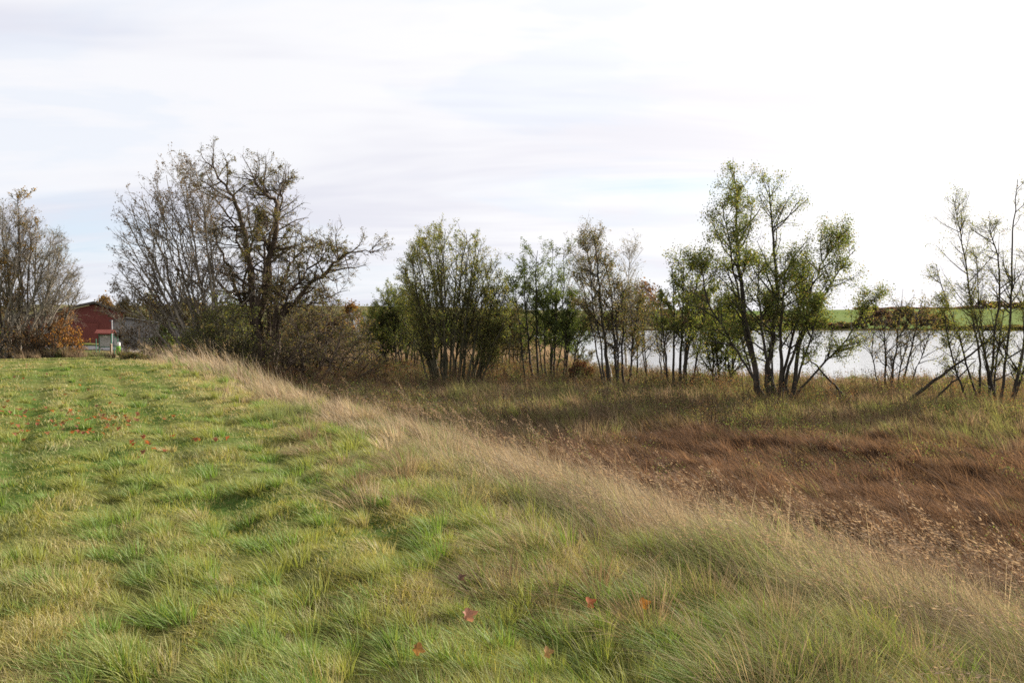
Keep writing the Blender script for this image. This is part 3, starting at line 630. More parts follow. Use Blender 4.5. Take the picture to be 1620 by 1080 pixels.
FT('backdrop_tree', 'dark tree crown seen between the two old brown trunks', None, 380, 120, 476, 80, 'dkgreen', density=1.4)
FT('backdrop_tree', 'brown bare tree behind the maple stems at the left edge', None, 20, 110, 470, 90, 'brown', density=1.3)
FT('yard_tree', 'small amber leaved tree standing before the red barn wall', None, 105, 80, 490, 40, [((.26, .14, .05), 3), ((.20, .10, .05), 3), ((.14, .08, .05), 3)], density=.9, bare=False)
FT('yard_tree', 'dark bare tree behind the gap between barn and shed', None, 200, 108, 472, 40, 'olivebrown', bare=True)
FT('yard_bush', 'dark green yard bush in front of the grey shed at its right end', None, 262, 78, 512, 40, 'dkgreen')

# ------------------------------------------------------------------ barns, house, road
M_BRICK = surf('red_painted_boards', (.12, .032, .027), (.17, .05, .04), 2.5, .85, .2, (6, 6, .5))
M_BRICKD = surf('dull_red_door', (.13, .035, .03), (.19, .055, .045), 3, .85, .2, (6, 6, .5))
M_ROOFD = surf('dark_roofing', (.06, .05, .045), (.10, .085, .07), 4, .9, .2)
M_GREYW = surf('weathered_boards', (.16, .155, .15), (.31, .30, .285), 3, .9, .4, (8, 8, .35))
M_DARK = surf('dark_void', (.015, .014, .013), (.03, .027, .025), 4, .9)
M_WHITE = surf('white_render', (.62, .62, .60), (.70, .69, .66), 2, .8)
M_SLATE = surf('grey_slates', (.06, .058, .055), (.10, .095, .085), 6, .8, .3)
M_GREEN = surf('green_paint', (.03, .13, .08), (.045, .17, .10), 8, .5, .0)
M_PAPER = surf('sun_bleached_board', (.34, .33, .33), (.42, .40, .40), 6, .6)
M_REDR = surf('red_roof_sheet', (.19, .045, .03), (.25, .065, .045), 5, .6, .1)
M_LIME = surf('lime_plastic', (.12, .30, .025), (.15, .35, .03), 5, .4)
M_WOOD = surf('weathered_post', (.22, .17, .12), (.33, .27, .20), 6, .85, .3, (1, 1, .3))
M_ASPH = surf('asphalt', (.055, .055, .062), (.085, .083, .088), 14, .85, .3)
M_GRAVEL = surf('pale_gravel', (.20, .165, .15), (.30, .25, .23), 16, .95, .5)
def at_ground(u, t):
    x, y = W2(u, t); return x, y, H1(x, y)
# red barn
x, y, z = at_ground(140, 95)
barn = tag(empty('red_barn', (x, y, z), R(29)), 'red timber barn with a low dark gable roof behind the orange bush', 'barn')
MB().prism([(-7.9, -.6), (3.6, -.6), (3.6, 3.35), (.6, 4.4), (-7.9, 2.35)], 0, 16).build('wall', M_BRICK, barn)
MB().prism([(-8.4, 2.345), (.6, 4.52), (3.9, 3.42), (3.9, 3.62), (.6, 4.78), (-8.4, 2.6)], -.5, 16.4).build('roof', M_ROOFD, barn)
d_ = MB().box(-1.6, .9, -.06, -.003, -.4, 2.3).build('door', M_BRICKD, barn)
MB().box(-1.72, -1.6, -.1, .02, -.4, 2.42).box(.9, 1.02, -.1, .02, -.4, 2.42).box(-1.6, .9, -.1, .02, 2.3, 2.42).build('door_frame', M_BRICK, d_)
w_ = MB().box(-4.1, -3.1, -.05, -.003, 1.2, 2.0).build('window', M_DARK, barn)
MB().box(-4.2, -3.0, -.09, .01, 2.0, 2.1).box(-4.2, -3.0, -.09, .01, 1.1, 1.2).box(-4.2, -4.1, -.09, .01, 1.2, 2.0).box(-3.1, -3.0, -.09, .01, 1.2, 2.0).build('window_frame', M_GREYW, w_)
# grey shed
x, y, z = at_ground(222, 86)
shed = tag(empty('grey_shed', (x, y, z), R(24)), 'weathered grey board shed with a shallow gable beside the red barn', 'shed')
g = MB(); xx = -2.6
while xx < 6.0:
    w_b = random.uniform(.17, .24); hz = 3.05 - abs(xx + 1.4) * .17; off = random.uniform(0, .035)
    g.prism([(xx, -.6), (xx + w_b - .02, -.6), (xx + w_b - .02, hz - .03), (xx, hz)], -off, .12); xx += w_b
g.box(-2.6, 6.0, .13, 7, -.6, 1.7).build('wall', M_GREYW, shed)
MB().prism([(-2.9, 2.80), (-1.4, 3.1), (6.3, 1.82), (6.3, 1.92), (-1.4, 3.24), (-2.9, 2.93)], -.25, 7.3).build('roof', M_SLATE, shed)
for px in (-.2, 2.3):
    MB().box(px, px + .16, -.12, -.04, -.5, 2.4).build('post', M_WOOD, shed)
# white house glimpsed through the boughs
x, y, z = at_ground(560, 118)
hs = tag(empty('white_house', (x, y, z), R(15)), 'small white house with a grey roof glimpsed through the boughs left of the leafy willow', 'house')
MB().prism([(-3, -1), (3, -1), (3, 2.6), (0, 4.5), (-3, 2.6)], 0, 4).build('wall', M_WHITE, hs)
MB().prism([(-3.35, 2.45), (0, 4.6), (3.35, 2.45), (3.35, 2.65), (0, 4.82), (-3.35, 2.65)], -.3, 4.3).build('roof', M_SLATE, hs)
for px in (-1.9, .9):
    f_ = MB().box(px, px + 1, -.04, -.003, 1.0, 2.1).build('window', M_DARK, hs)
    MB().box(px - .1, px + 1.1, -.07, .01, .9, 1.0).box(px - .1, px + 1.1, -.07, .01, 2.1, 2.2).build('window_frame', M_GREYW, f_)
# notice boards, bin, posts at the end of the meadow
x, y, z = at_ground(166, 66)
nb_ = tag(empty('notice_board', (x, y, z), R(6)), 'pale notice board on green posts under a small red roof', 'notice board')
for px in (-.5, .42): MB().box(px, px + .08, -.04, .04, -.3, 1.75).build('post', M_GREEN, nb_, .01)
MB().box(-.415, .415, -.03, .03, .62, 1.5).build('panel', M_PAPER, nb_, .005)
MB().box(-.415, .415, -.045, .045, 1.5, 1.56).box(-.415, .415, -.045, .045, .56, .62).build('frame', M_GREEN, nb_)
MB().box(-.12, .2, -.036, -.031, 1.38, 1.46).build('notice', M_WHITE, nb_)
rf = MB(); rf.v = [(-.66, -.42, 1.66), (.72, -.42, 1.66), (.72, 0, 1.93), (-.66, 0, 1.93), (-.66, .42, 1.66), (.72, .42, 1.66), (-.66, -.42, 1.70), (.72, -.42, 1.70), (.72, 0, 1.98), (-.66, 0, 1.98), (-.66, .42, 1.70), (.72, .42, 1.70)]
rf.f = [(0, 3, 2, 1), (3, 4, 5, 2), (6, 7, 8, 9), (9, 8, 11, 10), (0, 1, 7, 6), (5, 4, 10, 11), (1, 2, 8, 7), (2, 5, 11, 8), (0, 6, 9, 3), (3, 9, 10, 4)]
rf.build('roof', M_REDR, nb_)
x, y, z = at_ground(183, 67)
nb2 = tag(empty('notice_board', (x, y, z), R(-38)), 'narrow roofless notice board on green posts beside the roofed board', 'notice board')
for px in (-.32, .26): MB().box(px, px + .06, -.03, .03, -.3, 1.62).build('post', M_GREEN, nb2, .008)
MB().box(-.258, .258, -.025, .025, .72, 1.35).build('panel', M_PAPER, nb2, .004)
MB().box(-.258, .258, -.035, .035, 1.36, 1.42).box(-.258, .258, -.035, .035, .66, .715).build('frame', M_GREEN, nb2)
x, y, z = at_ground(186.5, 65)
bn = tag(empty('litter_bin', (x, y, z)), 'bright lime green round litter bin beside the notice boards', 'litter bin')
MB().lathe([(.13, 0), (.15, .03), (.17, .55), (.18, .56), (.18, .60), (.165, .60)]).build('body', M_LIME, bn)
MB().lathe([(.178, .603), (.172, .65), (.11, .70), (.02, .715)]).build('lid', M_LIME, bn)
MB().lathe([(.10, .718), (.14, .74), (.13, .98), (.05, 1.02)], .02, .02).build('bag', M_WHITE, bn)
x, y, z = at_ground(175, 60)
bo = tag(empty('wooden_post', (x, y, z)), 'short weathered wooden post standing in the grass before the notice board', 'post')
MB().box(-.065, .065, -.065, .065, -.3, .86).build('shaft', M_WOOD, bo, .012)
MB().prism([(-.075, .862), (.075, .862), (.075, .88), (0, .93), (-.075, .88)], -.075, .075).build('cap', M_WOOD, bo)
x, y, z = at_ground(151.5, 70)
bo = tag(empty('gate_post', (x, y, z)), 'thin green metal post left of the notice boards', 'post')
MB().lathe([(.04, -.2), (.04, 1.05), (.05, 1.06), (.05, 1.09), (.015, 1.12)], n=10).build('shaft', M_GREEN, bo)
MB().lathe([(.09, .0), (.09, .03), (.045, .06)], n=12).build('base', M_GREEN, bo)
x, y, z = at_ground(177, 84)
lp = tag(empty('pale_pole', (x, y, z)), 'tall thin pale pole at the corner of the grey shed', 'pole')
MB().lathe([(.06, -.2), (.055, 2.6), (.03, 2.62)], n=10).build('shaft', M_PAPER, lp)
MB().lathe([(.075, 2.625), (.075, 2.68), (.02, 2.74)], n=10).build('cap', M_PAPER, lp)
# road and gravel: sheets laid on the ground
def sheet(name, label, mat, us0, us1, t0, t1, dz, nu=60, ntt=14, wob=.6):
    uu = np.linspace(us0, us1, nu); tt = np.linspace(0, 1, ntt)
    U, T = np.meshgrid(uu, tt, indexing='ij')
    e0 = t0(U); e1 = t1(U); TT = e0 + (e1 - e0) * T
    X = (U - 810) / F * TT; Y = TT; Z = height(X, Y) + dz
    V = np.stack([X, Y, Z], -1).reshape(-1, 3); i = np.arange(nu - 1)[:, None]; j = np.arange(ntt - 1)[None]
    q = np.stack([i * ntt + j, (i + 1) * ntt + j, (i + 1) * ntt + j + 1, i * ntt + j + 1], -1).reshape(-1, 4)
    tag(link(name, mesh_np(name, V, [q], smooth=True), mat), label, 'road', kind='structure')
sheet('road', 'strip of dark asphalt yard in front of the red barn', M_ASPH, -200, 330, lambda u: 74 + 0 * u, lambda u: 84 - 0.0 * u, .06)
sheet('path', 'pale gravel patch where the meadow meets the yard', M_GRAVEL, 192, 330, lambda u: 62 + 1.2 * np.sin(u * .09), lambda u: 74.0 + 0 * u, .05)

# ------------------------------------------------------------------ grass
def blades(name, label, P, h, w, lean, cols, mat, segs=3, cat='grass', tipcol=None, droop=.35):
    """P (n,3) h,w (n) lean (n,2) horizontal tip offset as a fraction of h"""
    n = len(P); P = P.astype(np.float32)
    ll = np.linalg.norm(lean, axis=1)
    sa = rng.uniform(0, math.pi, n); side = np.stack([np.cos(sa), np.sin(sa), np.zeros(n)], 1)
    V = np.empty((n, 2 * segs + 1, 3), np.float32)
    for i in range(segs + 1):
        f = i / segs
        c = P.copy(); g = f ** 1.7
        c[:, :2] += lean * (h * g)[:, None]
        c[:, 2] += h * (f - droop * np.minimum(ll, 1.4) * f * f * .7) / np.sqrt(1 + .5 * ll * ll)
        if i == segs: V[:, 2 * segs] = c
        else:
            ww = (w * (.55 + .45 * math.sin(math.pi * min(1, f + .3))) * (1 - f ** 2.2) * .5)[:, None]
            V[:, 2 * i] = c - side * ww; V[:, 2 * i + 1] = c + side * ww
    b = (np.arange(n) * (2 * segs + 1))[:, None]
    qs = [b + np.array([[2 * i, 2 * i + 1, 2 * i + 3, 2 * i + 2]]) for i in range(segs - 1)]
    tr = b + np.array([[2 * segs - 2, 2 * segs - 1, 2 * segs]])
    k = 2 * segs + 1
    if tipcol is None: C = np.repeat(cols, k, 0)
    else:
        fr = np.array([(i // 2) / segs for i in range(2 * segs)] + [1.0])[None, :, None]
        C = (cols[:, None] * (1 - fr) + tipcol[:, None] * fr).reshape(-1, 3)
    faces = ([np.concatenate(qs)] if qs else []) + [tr]
    me = mesh_np(name, V.reshape(-1, 3), faces, C)
    o = link(name, me, mat); tag(o, label, cat, kind='stuff'); return o
def scatter(n, t0, t1, a0=-40, a1=40, pw=1.35):
    """points with density falling off with distance from where one stands"""
    e = 1 - pw
    r = rng.random(n); t = (t0 ** e + r * (t1 ** e - t0 ** e)) ** (1 / e)
    a = np.radians(rng.uniform(a0, a1, n))
    return t * np.sin(a), t * np.cos(a), t
def colpick(ca, cb, f, jit=.16):
    c = ca + (cb - ca) * f[:, None]
    return c * rng.uniform(1 - jit, 1 + jit, (len(f), 1))
WIND = np.array([-.75, .12])
QS = 1.0
# lawn
def lawn():
    x, y, t = scatter(int(640000 * QS), 2.2, 75)
    s, q = SQ(x, y)
    m = (q < 3.9 + .9 * (fbm(x, y, 1.5, 2, 60) - .3)) & ~((t > 73.5) | ((t > 62) & (x > -29.6 - 0 * x) & (x < -20)))
    x, y, t, s, q = x[m], y[m], t[m], s[m], q[m]; n = len(x)
    z = height(x, y)
    tus = sm(.35, .8, fbm(x, y, .38, 3, 24)); pat = fbm(x, y, 1.1, 3, 61); big = fbm(x, y, 5, 2, 62)
    rut = np.exp(-((q - 1.15) / .26) ** 2) + np.exp(-((q + .5) / .26) ** 2) + .8 * np.exp(-((q - 2.05) / .18) ** 2) + .8 * np.exp(-((q - .35) / .16) ** 2) + .8 * np.exp(-((q + 1.6) / .24) ** 2)
    h = (.042 + .045 * tus + .035 * sm(.45, .7, pat)) * rng.uniform(.6, 1.4, n) * (1 + .8 * sm(1.8, 3.4, q)) * (1 - .25 * rut)
    w = .0046 * (t / 3) ** .6 * rng.uniform(.7, 1.3, n)
    a = 6.28 * fbm(x, y, .45, 2, 63) * 2; dirn = np.stack([np.cos(a), np.sin(a)], 1)
    lean = WIND * rng.uniform(.3, 1.1, (n, 1)) + dirn * .65 + rng.normal(0, .5, (n, 2))
    sw = .5 + .5 * np.cos(6.283 * q / 1.1 + 2.5 * (big - .5))
    dry = sm(.40, .74, .55 * pat + .35 * big + .35 * rng.random(n) - .13 + .07 * sw + .22 * sm(1.3, 3.2, q) - .14 * rut)
    gcol = lerp(A(.135, .18, .03), A(.30, .28, .06), rng.random(n)); dcol = lerp(A(.38, .33, .15), A(.30, .21, .10), rng.random(n) ** 2)
    cool = A(.10, .165, .055)
    gcol = lerp(gcol, cool + 0 * gcol, .6 * sm(.5, .75, fbm(x, y, 1.7, 2, 66)))
    c = lerp(gcol, dcol, dry) * rng.uniform(.70, 1.3, (n, 1)) * (1 - .2 * np.clip(rut, 0, 1))[:, None]
    tip = lerp(c, A(.34, .28, .12) + 0 * c, rng.random(n) ** 2 * .7)
    blades('lawn_grass', 'short rough green and yellow meadow grass on the bank', np.stack([x, y, z - .01], 1), h, w, lean, c, M_GRASS, 3, tipcol=tip)
lawn()
def tussocks():
    """longer grass clumps with splayed blades"""
    nc = 1300; x, y, t = scatter(nc, 2.8, 30, pw=1.2); s, q = SQ(x, y); m = (q < 4.5); x, y, t, q = x[m], y[m], t[m], q[m]; nc = len(x)
    per = 120; ci = np.repeat(np.arange(nc), per); n = len(ci)
    rad = rng.uniform(.05, .16, nc)[ci]; a = rng.uniform(0, 6.28, n); rr = np.sqrt(rng.random(n)) * rad
    px = x[ci] + np.cos(a) * rr; py = y[ci] + np.sin(a) * rr
    h = rng.uniform(.09, .20, nc)[ci] * (1 + .5 * sm(1.8, 3, q))[ci] * rng.uniform(.6, 1.2, n)
    lean = np.stack([np.cos(a), np.sin(a)], 1) * (rr / rad)[:, None] * .8 + WIND * .7 + rng.normal(0, .2, (n, 2))
    kind = rng.random(nc)
    base = np.where((kind < .5)[:, None], A(.13, .22, .035), np.where((kind < .92)[:, None], A(.22, .25, .055), A(.32, .28, .13)))
    c = base[ci] * rng.uniform(.75, 1.25, (n, 1))
    w = .0045 * (t[ci] / 3) ** .55 * rng.uniform(.7, 1.2, n)
    blades('grass_tussocks', 'longer drooping grass tussocks scattered over the meadow', np.stack([px, py, height(px, py) - .01], 1), h, w, lean, c, M_GRASS, 4, tipcol=lerp(c, A(.36, .28, .13) + 0 * c, rng.random(n) ** 2 * .8))
tussocks()
def crest():
    x, y, t = scatter(int(290000 * QS), 2.6, 60, -42, 42, 1.3)
    s, q = SQ(x, y); edge = 1.0 * (fbm(x, y, 1.3, 2, 70) - .5)
    gapn = fbm(x, y, .8, 2, 77); keep = sm(2.5, 3.9, q + edge) * (1 - sm(6.5, 8.5, q)) * (.3 + .7 * sm(.36, .5, gapn)); m = rng.random(len(x)) < keep
    x, y, t, s, q = x[m], y[m], t[m], s[m], q[m]; n = len(x)
    cl = sm(.35, .7, fbm(x, y, .7, 2, 71)); far = sm(18, 34, t)
    h = (.20 + .42 * cl) * rng.uniform(.5, 1.3, n) * (.35 + .65 * sm(2.9, 4.4, q)) * (1 + 1.1 * far)
    w = .0052 * (t / 3) ** .65 * rng.uniform(.6, 1.3, n)
    lean = WIND * rng.uniform(.5, 1.25, (n, 1)) + rng.normal(0, .28, (n, 2)) + .25 * (fbm(x, y, 1, 2, 72) - .5)[:, None]
    gr = sm(.48, .7, fbm(x, y, 1.4, 3, 73) * .75 + rng.random(n) * .32 - .14 * sm(3.2, 4.2, q) + .10 * sm(3.4, 2.6, q) - .12 * far + .05)
    dc = lerp(A(.37, .30, .20), A(.26, .19, .125), rng.random(n)); dc = lerp(dc, A(.34, .25, .175) + 0 * dc, far * .8)
    gc = lerp(A(.12, .18, .045), A(.22, .25, .07), rng.random(n))
    c = lerp(dc, gc, gr) * rng.uniform(.42, 1.45, (n, 1)) * (.75 + .4 * sm(.3, .7, fbm(x, y, 2.4, 2, 78)))[:, None]
    blades('tall_dry_grass', 'tall straw coloured grass leaning left along the edge of the bank', np.stack([x, y, height(x, y) - .02], 1), h, w, lean, c, M_DRY, 3, tipcol=lerp(c, A(.44, .37, .25) + 0 * c, (.4 - .25 * gr) + 0 * h))
crest()
def marsh():
    x, y, t = scatter(int(300000 * QS), 8, 98, -37, 40, 1.25)
    s, q = SQ(x, y); m = (q > 6.6) & (lake_sd(x, y) > 1.0)
    x, y, t, s, q = x[m], y[m], t[m], s[m], q[m]; n = len(x)
    n1 = fbm(x, y, 1.3, 3, 80); n2 = fbm(x, y, 5, 2, 81)
    zone = sm(23, 31, y + 10 * (n2 - .5) + 4 * (n1 - .5) - .12 * x * (x < 0))      # 0 brown sedge, 1 mixed
    brownback = sm(44, 52, y) * sm(4, -4, x + 4 * (n2 - .5)) * sm(66, 60, y)
    zone = zone * (1 - .8 * brownback)
    shore = sm(43, 48, y + 3 * (n1 - .5)) * sm(0, 6, x)
    back = sm(62, 70, y) * sm(6, -4, x)
    cl = sm(.3, .7, n1)
    h = (.28 + .38 * cl + .34 * zone * cl + .5 * back) * rng.uniform(.5, 1.25, n) * (1 - .4 * shore)
    w = .009 * (t / 8) ** .8 * rng.uniform(.4, 1.6, n)
    lean = WIND * (rng.uniform(.5, 1.2, (n, 1)) * (1 - .4 * zone[:, None])) + rng.normal(0, .25, (n, 2)) + np.stack([0 * x, .7 * (fbm(x, y, 1.6, 2, 82) - .5)], 1)
    sed = lerp(A(.050, .026, .015), A(.145, .078, .043), rng.random(n) * .45 + .55 * sm(.3, .7, fbm(x, y, .8, 3, 84)))
    pg = sm(.40, .66, fbm(x, y, 2.2, 3, 83) * .8 + .25 * rng.random(n) - .02)
    mixc_ = lerp(lerp(A(.13, .075, .045), A(.28, .20, .125), .5 * rng.random(n) + .5 * sm(.35, .65, fbm(x, y, 2.0, 3, 120))), lerp(A(.14, .18, .045), A(.25, .25, .07), rng.random(n)), pg * .95)
    zone = np.clip(zone + .9 * sm(.55, .66, fbm(x, y, 2.6, 3, 86)) * sm(18, 22, y), 0, 1)
    c = lerp(sed, mixc_, zone)
    c = c * (.65 + .65 * sm(.3, .7, fbm(x, y, 1.0, 3, 87)))[:, None]
    c = lerp(c, lerp(A(.22, .21, .07), A(.28, .22, .11), rng.random(n)), shore * .8)
    c = lerp(c, lerp(A(.34, .26, .17), A(.24, .17, .10), rng.random(n)), back * .8)
    c = c * rng.uniform(.45, 1.65, (n, 1))
    blades('marsh_sedge', 'reddish brown wind-combed sedge with green patches covering the marsh', np.stack([x, y, height(x, y) - .02], 1), h, w, lean, c, M_DRY, 3, tipcol=lerp(c, A(.30, .20, .13) + 0 * c, .25 + 0 * h))
marsh()
def reeds():
    x = []; 
    n = 26000; y = rng.uniform(64, 92, n); u = rng.uniform(500, 900, n); x = (u - 810) / F * y
    m = (lake_sd(x, y) > 0) & (rng.random(n) < sm(.3, .55, fbm(x, y, 6, 2, 90))); x, y = x[m], y[m]
    n2_ = 26000; u2 = np.where(rng.random(n2_) < .45, rng.uniform(860, 1020, n2_), rng.uniform(930, 1700, n2_)); y2 = np.where(u2 < 1020, rng.uniform(52, 135, n2_), rng.uniform(44, 62, n2_)); x2 = (u2 - 810) / F * y2
    d2 = lake_sd(x2, y2); m = (d2 > .2) & (d2 < 9) & (rng.random(n2_) < sm(.45, .65, fbm(x2, y2, 3, 2, 91))); x2, y2 = x2[m], y2[m]
    n = len(x); k = len(x2)
    X = np.concatenate([x, x2]); Y = np.concatenate([y, y2]); h = np.concatenate([rng.uniform(1.0, 1.9, n), rng.uniform(.5, 1.1, k)])
    c = lerp(A(.34, .25, .17), A(.24, .16, .10), rng.random(n + k)); w = np.full(n + k, .03) * rng.uniform(.6, 1.3, n + k)
    lean = WIND * .25 + rng.normal(0, .08, (n + k, 2))
    blades('reeds', 'upright pale reeds behind the willows and along the shore', np.stack([X, Y, height(X, Y) - .05], 1), h, w, lean, c, M_DRY, 3, 'reeds', tipcol=lerp(c, A(.38, .28, .2) + 0 * c, .6 + 0 * h))
reeds()
def tufts(name, label, mat, cx, cy, ct, per, radr, hr, leanw, splay, colA, colB, colG, gprob, wbase, wexp, tipc, t0, scale=None):
    nc = len(cx); ci = np.repeat(np.arange(nc), per); n = len(ci)
    sc_ = np.ones(nc) if scale is None else scale
    rad = (rng.uniform(*radr, nc) * sc_)[ci]; a = rng.uniform(0, 6.28, n); rr = np.sqrt(rng.random(n))
    px = cx[ci] + np.cos(a) * rr * rad; py = cy[ci] + np.sin(a) * rr * rad
    h = (rng.uniform(*hr, nc) * sc_)[ci] * rng.uniform(.5, 1.15, n)
    cl_ = WIND * rng.uniform(*leanw, (nc, 1)) + rng.normal(0, .18, (nc, 2))
    lean = cl_[ci] + np.stack([np.cos(a), np.sin(a)], 1) * (rr * splay)[:, None] + rng.normal(0, .13, (n, 2))
    f = rng.random(nc); base = colA + (colB - colA) * f[:, None]; g = rng.random(nc) < gprob
    base = np.where(g[:, None], colG, base) * rng.uniform(.75, 1.3, (nc, 1))
    c = base[ci] * rng.uniform(.5, 1.5, (n, 1))
    w = wbase * (ct[ci] / t0) ** wexp * rng.uniform(.6, 1.3, n)
    blades(name, label, np.stack([px, py, height(px, py) - .02], 1), h, w, lean, c, mat, 4, tipcol=lerp(c, tipc + 0 * c, .2 + .4 * rng.random(n)))
def crest_tufts():
    x, y, t = scatter(9000, 2.8, 60, -40, 41, 1.35); s, q = SQ(x, y); m = rng.random(9000) < (.1 * sm(2.2, 3, q) + .9 * sm(3.2, 4.3, q)) * (1 - sm(7, 8.5, q)); x, y, t, q = x[m], y[m], t[m], q[m]
    gp = .15 + .55 * sm(.45, .6, fbm(x, y, 1.5, 2, 101)) * sm(30, 12, t)
    tufts('straw_tufts', 'clumps of taller straw and green grass bending left on the bank edge', M_DRY, x, y, t, 60, (.05, .22), (.20, .56), (.4, 1.2), .55, A(.40, .32, .21), A(.24, .165, .11), A(.14, .20, .05), gp, .0040, .6, A(.42, .34, .23), 3, (.6 + .4 * sm(3, 4.2, q)) * (1 + .3 * sm(15, 40, t)))
crest_tufts()
def bank_tussocks():
    x, y, t = scatter(520, 3.0, 16, -20, 40, 1.2); s, q = SQ(x, y); m = (q > 2.0) & (q < 5.2) & (rng.random(520) < .2 + .8 * sm(2.2, 3.4, q)); x, y, t = x[m], y[m], t[m]
    tufts('brown_tussocks', 'rounded brown and olive grass tussocks with dark hollows on the bank edge', M_DRY, x, y, t, 170, (.10, .24), (.20, .46), (.2, 1.0), .95, A(.15, .095, .055), A(.30, .23, .13), A(.12, .17, .04), np.full(len(x), .35), .0042, .5, A(.38, .30, .18), 3)
bank_tussocks()
def sedge_tufts():
    x, y, t = scatter(9000, 9, 60, -34, 38, 1.2); s, q = SQ(x, y); m = (q > 7) & (lake_sd(x, y) > 1.5); x, y, t, q = x[m], y[m], t[m], q[m]
    n2 = fbm(x, y, 5, 2, 81); mz = (sm(23, 31, y + 10 * (n2 - .5)) > rng.random(len(x))) & ~((y > 42) & (y < 66) & (x < 1) & (n2 < .62))
    gp = np.where(mz, .2 + .5 * sm(.45, .62, fbm(x, y, 3, 2, 102)), .02)
    kw = dict(splay=.35)
    b = ~mz
    tufts('brown_sedge_tufts', 'dark red-brown sedge clumps combed by the wind', M_DRY, x[b], y[b], t[b], 60, (.12, .40), (.40, .75), (.8, 1.4), .3, A(.045, .024, .014), A(.23, .13, .073), A(.15, .15, .05), gp[b], .011, .8, A(.27, .18, .125), 9)
    tufts('mixed_marsh_tufts', 'tan and green grass clumps in the wetter marsh before the trees', M_DRY, x[mz], y[mz], t[mz], 60, (.14, .5), (.40, .95), (.1, .9), .45, A(.30, .22, .135), A(.10, .062, .042), A(.17, .20, .05), gp[mz], .011, .8, A(.27, .21, .13), 9)
sedge_tufts()
def base_tufts():
    xs, ys = [], []
    for (u, t, sp, n) in [(1226, 35.3, .9, 40), (1583, 35, 1.1, 40), (1412, 41, .7, 20), (1146, 43, .6, 16), (1078, 41, .7, 24), (970, 43.5, 1.1, 40), (1015, 47, 1.4, 30), (872, 47, 1.4, 44), (716, 45.5, 1.5, 60), (632, 58, 1.6, 40), (800, 62, 2, 30), (405, 50, 2, 50), (322, 47, 1.6, 50), (500, 46, 2.6, 70), (32, 58, 2.5, 50), (88, 57, 1.5, 26)]:
        x0, y0 = W2(u, t); n = int(n * 1.8); xs.append(x0 + rng.normal(0, sp * 1.2, n)); ys.append(y0 + rng.normal(0, sp * .8, n))
    x = np.concatenate(xs); y = np.concatenate(ys); t = np.hypot(x, y)
    tufts('undergrowth', 'rough dead grass and herbage tangled around the tree bases', M_DRY, x, y, t, 70, (.15, .45), (.40, 1.05), (.1, .8), .5, A(.13, .085, .055), A(.22, .165, .10), A(.12, .15, .045), np.full(len(x), .3), .0055, .8, A(.26, .19, .12), 9)
base_tufts()
def stalks():
    """seed-bearing grass stems standing above the rest"""
    n = 1000; x, y, t = scatter(n * 3, 3.4, 14, -36, 40, 1.3); s, q = SQ(x, y); m = (q > 3.2) & (q < 10) & (rng.random(3 * n) < .25 + .75 * sm(3.5, 5, q)); x, y, t, q = x[m], y[m], t[m], q[m]; n = len(x)
    z = height(x, y) - .02; h = rng.uniform(.55, 1.0, n) * (1 + .35 * sm(4.2, 7, q))
    lean = WIND * rng.uniform(.45, 1.15, (n, 1)) + rng.normal(0, .14, (n, 2)); ll = np.linalg.norm(lean, axis=1)
    k = 8; f = np.linspace(0, 1, k)
    P = np.empty((n, k, 3)); g = f ** 1.9
    P[:, :, 0] = x[:, None] + lean[:, :1] * h[:, None] * g; P[:, :, 1] = y[:, None] + lean[:, 1:] * h[:, None] * g
    P[:, :, 2] = z[:, None] + h[:, None] * (f - .28 * np.minimum(ll, 1.2)[:, None] * f ** 3) / np.sqrt(1 + .35 * ll ** 2)[:, None]
    rr = (.0011 * (t / 4) ** .6)[:, None] * np.linspace(1.1, .6, k)[None]
    v, qd = tubes(P, rr, 3); c = lerp(A(.40, .33, .24), A(.27, .20, .14), rng.random(n)); VC = np.repeat(c, k * 3, 0)
    # drooping seed heads
    per = 22; ci = np.repeat(np.arange(n), per); fr = rng.uniform(.78, 1.0, n * per); gi = fr * (k - 1) * .999; i = gi.astype(int); w = (gi - i)[:, None]
    C = P[ci, i] * (1 - w) + P[ci, i + 1] * w + rng.normal(0, .008, (n * per, 3)) * (1.25 - fr)[:, None] * 4 + np.array([-.006, 0, -.008])
    sz = (.0072 * (t / 4) ** .2)[ci]
    dr = nrm(P[ci, i + 1] - P[ci, i] + rng.normal(0, .25, (n * per, 3)) * .12 + np.array([0, 0, -.03])); sdv = nrm(np.cross(dr, rng.normal(0, 1, (n * per, 3))))
    s1 = (sz * rng.uniform(.8, 2.0, n * per))[:, None]
    lv = np.stack([C - dr * s1, C + sdv * s1 * .22, C + dr * s1, C - sdv * s1 * .22], 1).reshape(-1, 3); lf = np.arange(4 * n * per).reshape(-1, 4)
    lc = np.repeat(c[ci] * A(1.02, .9, .85) * rng.uniform(.8, 1.2, (n * per, 1)), 4, 0)
    me = mesh_np('seed_stalks', np.concatenate([v, lv]), [np.concatenate([qd, lf + len(v)])], np.concatenate([VC, lc]))
    tag(link('seed_stalks', me, M_DRY), 'thin arching grass stalks with pale seed heads along the bank edge', 'grass', kind='stuff')
stalks()
